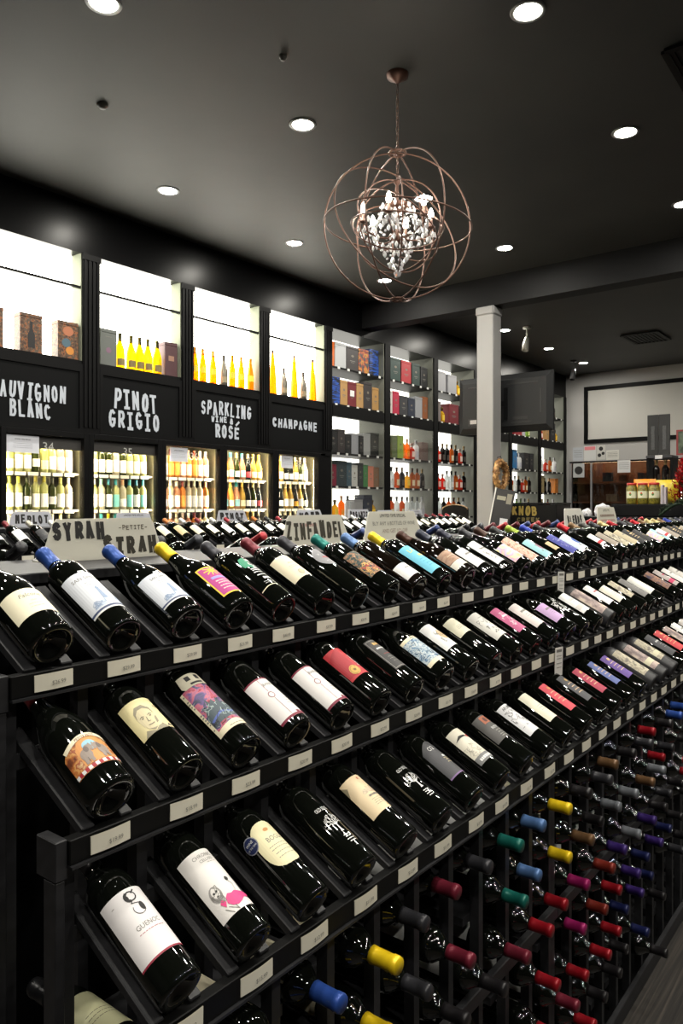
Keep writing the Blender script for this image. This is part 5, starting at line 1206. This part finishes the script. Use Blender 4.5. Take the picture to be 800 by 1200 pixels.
put('panel', MB().box((-.008, -.10, .02), (.008, .10, .44), mat('board_grey_black', (34, 34, 36), .5)).mesh('panel'), bd)
put('edge_strip', MB().box((-.012, .10, .018), (.010, .112, .445), M_WHITE).mesh('edge_strip'), bd)
put('note', MB().box((-.0095, -.02, .33), (-.0082, .075, .37), ink((150, 146, 128))).mesh('note'), bd); put('note', MB().box((-.0095, -.085, .30), (-.0082, -.03, .40), ink((134, 130, 116))).mesh('note'), bd)
wc = put('note_card', MB().box((-.003, -.04, 0), (.003, .04, .15), ink((216, 218, 220))).mesh('note_card'), None, (6.71, 3.26, 1.3005)); wc.rotation_euler = (R(8), 0, 0); tag(wc, 'small white card standing in front of the leaning board', 'card')
rb = empty('menu_board', (6.86, 3.86, 0), 'round-topped black board with a tan rim behind the second island', 'board')
prof = [(-.15, 1.33), (.15, 1.33), (.15, 1.535)] + [(.15 * math.cos(R(a)), 1.535 + .05 * math.sin(R(a))) for a in range(20, 180, 20)] + [(-.15, 1.535)]
def slab_x(prof, x0, x1, m):
    n = len(prof); m_ = MB(); V = [(x0, y, z) for y, z in prof] + [(x1, y, z) for y, z in prof]
    return m_.add(V, [tuple(range(n))[::-1], tuple(range(n, 2 * n))] + [(i, (i + 1) % n, n + (i + 1) % n, n + i) for i in range(n)], m)
put('face', slab_x(prof, -.012, .012, M_BLACK).mesh('face'), rb)
put('rim', MB().tube([(-.012, y, z) for y, z in prof[2:]], .006, 6, mat('tan_rim', (150, 120, 84), .5)).mesh('rim'), rb)
for s_ in (-1, 1): put('leg', MB().box((-.02, s_ * .12 - .02, 0), (.02, s_ * .12 + .02, 1.32), M_BLACK).mesh('leg'), rb)

# ------------------------------------------------------------------ counter at the end of the front island
m_cnt = mat('counter_black', (15, 15, 16), .6, 0, .15)
ct = empty('sales_counter', (7.9, .6, 0), 'long black sales counter with raised back beyond the front rack', 'counter')
put('front', MB().box((-.40, -2.4, 0), (.40, 2.20, 1.435), m_cnt).mesh('front'), ct)
put('top', MB().box((-.43, -2.42, 1.436), (.43, 2.23, 1.463), m_cnt, ch=.004).mesh('top'), ct)
put('raised_shelf', MB().box((-.20, -2.4, 1.464), (.42, 1.93, 1.59), mat('counter_raised_black', (9, 9, 10), .6, 0, .15), ch=.01).mesh('raised_shelf'), ct)
m_jar = tinted_glass('pickle_jar_glass', (206, 196, 120)); m_pick = noisy('pickle_fill', [(.4, (84, 80, 26)), (.6, (138, 126, 46))], (50, 50, 50), .4, 3)
m_lid = mat('red_jar_lid', (176, 36, 30), .35)
for j, (y, r) in enumerate(((2.375, .052), (2.265, .052), (2.155, .055))):
    e = empty('pickle_jar', (7.86, y, 1.5905), 'red-lidded glass pickle jar on the counter, %s from the display stand' % nth(j), 'jar', 'pickle jars on the counter')
    put('glass', MB().lathe([(0, .001), (r * .9, 0), (r, .008), (r, .17), (r * .86, .186), (r * .86, .198), (0, .198)], 18, m_pick).mesh('glass'), e)
    put('lid', MB().lathe([(r * .88, .192), (r * .92, .194), (r * .92, .212), (r * .86, .216), (0, .216)], 18, m_lid).mesh('lid'), e)
    mb = MB(); patch(mb, r * 1000, 62, 132, r * 1350, ink((206, 206, 176))); lb = put('label', mb.mesh('label'), e, M=Matrix.Rotation(R(-90 + 25), 4, 'Z'))
    mb = MB(); wrap(mb, tess(disc(-22, 100, 12, 15)), ink((70, 120, 50)), r * 1000, 1); wrap(mb, tess(disc(-22, 112, 9, 8)), ink((190, 60, 40)), r * 1000, 2); put('label_print', mb.mesh('label_print'), lb)
def snack(x, y, z, sx, h, m, lab):
    mb = MB(); n = 6; V = []; F2 = []
    for i in range(n + 1):
        for j in range(n + 1):
            u, v = i / n * 2 - 1, j / n * 2 - 1; t = .05 * (1 - u ** 4) * (1 - v ** 4) + .001
            V += [(-t, u * sx / 2, (v + 1) * h / 2), (t, u * sx / 2, (v + 1) * h / 2)]
    for i in range(n):
        for j in range(n):
            a = (i * (n + 1) + j) * 2; b = a + 2; c = a + 2 * (n + 1); d = c + 2
            F2 += [(a, b, d, c), (a + 1, c + 1, d + 1, b + 1)]
    mb.add(V, F2, m, True); tag(put('snack_bag', mb.mesh('snack_bag'), None, (x, y, z)), lab, 'snack bag', 'snack bags on the counter')
snack(8.05, 2.30, 1.5905, .22, .26, mat('orange_snack_film', (226, 140, 30), .3), 'orange snack bag standing behind the pickle jars')
snack(8.12, 2.10, 1.5905, .22, .25, mat('yellow_snack_film', (214, 190, 50), .3), 'yellow snack bag behind the last pickle jar')
# straws / bags beside the jars
for j, y in enumerate((2.075, 2.045)):
    e = put('paper_bag', MB().box((-.03, -.012, 0), (.03, .012, .19 - .02 * j), ink((176, 168, 172)), ch=.002).mesh('paper_bag'), None, (7.86, y, 1.5905)); tag(e, 'slim pale paper bag beside the pickle jars, %s from the jars' % nth(j), 'bag', 'paper bags by the jars')
# red tinsel tree
tt = empty('tinsel_tree', (7.84, 1.76, 1.5905), 'glossy red foil tinsel tree on the sales counter', 'decoration')
m_tin = mat('red_foil', (190, 20, 34), .22, .5); rr = random.Random(9); mb = MB()
for i in range(520):
    q = rr.random() ** .8; z = .02 + .50 * q; r = (.20 * (1 - q) ** .6 + .03) * rr.uniform(.75, 1.05); a = rr.uniform(0, 6.28)
    M_ = Matrix.Translation((r * math.cos(a), r * math.sin(a), z)) @ Matrix.Rotation(a, 4, 'Z') @ Matrix.Rotation(rr.uniform(.3, 1.6), 4, 'Y') @ Matrix.Rotation(rr.uniform(-.8, .8), 4, 'X')
    L = rr.uniform(.045, .075)
    mb.add([(0, 0, 0), (.012, -.014, L * .5), (0, 0, L), (.012, .014, L * .5), (.02, 0, L * .5)], [(0, 1, 4), (1, 2, 4), (2, 3, 4), (3, 0, 4)], m_tin, False, M_)
o = put('foil_leaves', mb.mesh('foil_leaves'), tt); o['kind'] = 'stuff'
put('trunk', MB().lathe([(0, 0), (.05, 0), (.05, .02), (.015, .03), (.01, .46), (0, .47)], 10, M_BLACK).mesh('trunk'), tt)
gl = MB(); m_gr = mat('garland_green', (30, 52, 30), .6)
for i in range(420):
    t = rr.uniform(0, 1); c = Vector((7.54, 2.02 - .40 * t, 1.48 + .12 * math.sin(3.14 * t))) + Vector((rr.gauss(0, .014), rr.gauss(0, .016), abs(rr.gauss(0, .016))))
    d = Vector((rr.uniform(-1, 1), rr.uniform(-1, 1), rr.uniform(-.2, 1))).normalized() * .045
    sd = d.cross(Vector((0, 0, 1))).normalized() * .004
    gl.add([c - sd, c + sd, c + d], [(0, 1, 2)], m_gr)
gl.tube([(7.54, 2.02 - .04 * i, 1.478 + .12 * math.sin(3.14 * i / 10)) for i in range(11)], .014, 6, m_gr)
tag(put('garland', gl.mesh('garland')), 'dark green pine garland lying before the red tinsel tree', 'garland')
# crumpled white bags on the lower ledge
for j, (y, r, lab) in enumerate(((2.75, .05, 'small crumpled white plastic bag on the counter end'), (2.59, .08, 'larger crumpled white plastic bag on the counter end'))):
    bm = bmesh.new(); bmesh.ops.create_icosphere(bm, subdivisions=3, radius=r); rr = random.Random(j)
    for v in bm.verts:
        k = 1 + .16 * math.sin(v.co.x * 90 + j) * math.cos(v.co.y * 70) + rr.uniform(-.06, .06); v.co *= k; v.co.z = max(v.co.z, -r * .62)
    bmesh.ops.translate(bm, vec=(0, 0, r * .62), verts=bm.verts)
    me = bpy.data.meshes.new('plastic_bag'); bm.to_mesh(me); bm.free(); me.materials.append(mat('white_plastic_film', (206, 204, 206), .35))
    tag(put('plastic_bag', me, None, (7.62, y, 1.4635)), lab, 'plastic bag', 'crumpled white bags')

# ------------------------------------------------------------------ beyond the counter: banner rack and end wall
bn = empty('banner_rack', (9.15, 2.42, 0), 'black floor rack with two tall lettered header panels beyond the counter', 'display rack')
for s_ in (-1, 1):
    put('post', MB().box((-.12, s_ * .13 - .012, 0), (.12, s_ * .13 + .012, 2.125), M_BLACK).mesh('post'), bn)
    put('header_panel', MB().box((-.15, s_ * .0625 - .06, 2.155), (-.13, s_ * .0625 + .06, 2.62), mat('header_black', (30, 31, 32), .5), ch=.002).mesh('header_panel'), bn)
    tr = lines(-20, 20, [20 + 8 * k for k in range(34)], 5.0, 3)[0]; mb = MB()
    flat_print(mb, [[(x / 1000 - s_ * .0625, z / 1000) for x, z in t] for t in tr if t[0][1] < 300], mat('header_lettering', (110, 112, 114), .5), lambda y, z: (-.1512, -y, z + 2.20), (-1, 0, 0)); put('lettering', mb.mesh('lettering'), bn)
for z in (.4, .9, 1.35, 1.79, 2.125): put('shelf', MB().box((-.14, -.142, z), (.14, .142, z + .028), mat('rack_grey', (56, 57, 62), .5)).mesh('shelf'), bn)
put('price_card', MB().box((-.145, -.04, 2.112), (-.1405, .04, 2.155), ink((220, 220, 222))).mesh('price_card'), bn)
rr = random.Random(4)
for j in range(2):
    upright(Q['dark'], 9.10, 2.37 + .10 * j, 1.8185, 'dark spirit bottle on the banner rack, %s from the red tree' % nth(j), 'bottles on the banner rack', 'spirit_bottle', 12)
bpl = empty('kiosk_fill_light', (14.45, 4.4, 2.415), 'thin warm fill strip light added inside the kiosk window', 'strip light')  # added lamp to brighten the kiosk goods; no such fitting is known
put('tube', MB().box((-.012, -.9, -.012), (.012, .9, 0), emitter('kiosk_fill_tube', (255, 226, 190), 14.0)).mesh('tube'), bpl)
# framed panel on the end wall
fp = empty('framed_panel', (FARX, 2.8, 2.76), 'large pale panel in a black frame on the end wall', 'panel')
put('panel', MB().box((-.012, -2.3, .05), (-.001, 2.32, 1.05), mat('panel_pale', (196, 194, 188), .6)).mesh('panel'), fp)
for (y0, y1, z0, z1) in ((-2.35, 2.376, 0, .075), (-2.35, 2.376, 1.01, 1.085), (2.30, 2.376, .075, 1.01), (-2.35, -2.275, .075, 1.01)):
    put('frame_bar', MB().box((-.03, y0, z0), (-.0125, y1, z1), M_BLACK).mesh('frame_bar'), fp)
m_wp = clear_glass('kiosk_pane', (210, 205, 200))
m_br = mat('brown_wood', (170, 116, 84), .5)
wi = MB(); wi.box((14.62, 3.2, .95), (14.64, 5.46, 2.42), mat('kiosk_back', (150, 112, 86), .6)); 
wi.box((14.32, 3.2, .93), (14.62, 5.46, .95), m_br).box((14.32, 3.2, 2.42), (14.62, 5.46, 2.44), m_br)
wo = put('window_1', wi.mesh('window_1')); wo['kind'] = 'structure'; wo['label'] = 'glazed kiosk window showing brown shelves'
put('window_pane', MB().box((14.22, 3.2, .95), (14.226, 5.46, 2.42), m_wp).mesh('window_pane'), wo)
for (y0, y1, z0, z1) in ((3.2, 5.46, 2.39, 2.42), (3.2, 5.46, .95, .99), (5.42, 5.46, .99, 2.39), (5.02, 5.05, .99, 2.39)):
    put('window_frame', MB().box((14.17, y0, z0), (14.215, y1, z1), mat('window_grey', (150, 150, 152), .4, .3) if z1 - z0 > .5 else M_BLACK).mesh('window_frame'), wo)
for z in (1.30, 1.62, 2.0): put('shelf_board', MB().box((14.32, 3.21, z), (14.60, 5.45, z + .03), m_br).mesh('shelf_board'), wo)
rr = random.Random(13)
for z in (1.33, 1.65, 2.03):
    y = 3.5; q_ = -1
    while y < 4.95:
        wd = rr.uniform(.1, .26); h = rr.uniform(.1, .22); colr = rr.choice([(150, 146, 144), (96, 92, 96), (120, 80, 56), (70, 84, 100), (170, 160, 140)])
        yc = y; q_ += 1
        carton(14.36, 14.46, yc, yc + wd, z + .0005, h, ink(colr), 'small carton in the kiosk window, %s from the near jamb on its %s shelf' % (nth(q_), {1.33: 'lower', 1.65: 'middle', 2.03: 'upper'}[z]), 'cartons in the kiosk window', name='carton')
        y += wd + rr.uniform(.08, .3)
for j, (y0, y1, z0, z1, colr, lab) in enumerate(((5.199, 5.40, 2.372, 2.635, (180, 184, 190), 'pale blue-grey sheet on the end wall by the corner'), (4.953, 5.183, 2.372, 2.655, (206, 206, 204), 'white sheet with a pink heading on the end wall'), (4.775, 4.937, 2.385, 2.66, (196, 194, 188), 'sheet with dark blots on the end wall'),
        (4.522, 4.759, 2.372, 2.555, (214, 212, 204), 'short cream sheet on the end wall above the window'), (4.305, 4.538, 2.125, 2.358, (216, 216, 216), 'white sheet taped on the kiosk window'), (5.166, 5.384, 2.055, 2.325, (176, 178, 178), 'grey sheet with a round black emblem on the kiosk window'))):
    z0 += .06; z1 += .06
    xx = FARX if z0 > 2.42 else 14.17
    o = empty('paper_sheet', (xx, (y0 + y1) / 2, z0), lab, 'paper', 'papers on the end wall')
    wd, h = y1 - y0, z1 - z0
    put('sheet', MB().box((-.004, -wd / 2, 0), (-.0005, wd / 2, h), ink(colr)).mesh('sheet'), o)
    mb = MB()
    if j == 1: tr, mm = tess(rect(-wd * .45, h * .72, wd * .45, h * .95)), ink((222, 130, 136))
    elif j == 5: tr, mm = tess(disc(0, h * .5, .08)), BK
    elif j == 2: tr, mm = tess(disc(0, h * .75, .04)) + tess(disc(-.03, h * .3, .035)) + tess(disc(.04, h * .42, .03)), BK
    else: tr, mm = [[(x / 1000, z / 1000) for x, z in t] for t in lines(-wd * 400, wd * 400, [h * 1000 * q for q in (.3, .45, .6, .75)], 8, j)[0]], GY
    flat_print(mb, tr, mm, lambda y, z: (-.0052, -y, z), (-1, 0, 0)); put('sheet_print', mb.mesh('sheet_print'), o)
rf = empty('picture_stand', (9.12, 2.06, 0), 'red-framed picture of green leaves on a floor stand beside the banner rack', 'picture')
put('base', MB().lathe([(0, 0), (.14, 0), (.14, .015), (.02, .03), (0, .03)], 20, M_BLACK).mesh('base'), rf)
put('pole', MB().lathe([(0, .029), (.014, .029), (.014, 2.16), (0, 2.16)], 10, M_BLACK).mesh('pole'), rf)
put('picture', MB().box((-.028, -.17, 2.17), (-.016, .17, 2.42), noisy('leaf_picture', [(.4, (44, 60, 44)), (.6, (96, 110, 90))], (14, 14, 14), .5, 3)).mesh('picture'), rf)
for (y0, y1, z0, z1) in ((-.19, .19, 2.15, 2.17), (-.19, .19, 2.42, 2.44), (-.19, -.17, 2.17, 2.42), (.17, .19, 2.17, 2.42)):
    put('frame_bar', MB().box((-.034, y0, z0), (-.012, y1, z1), mat('frame_red', (150, 60, 60), .5)).mesh('frame_bar'), rf)
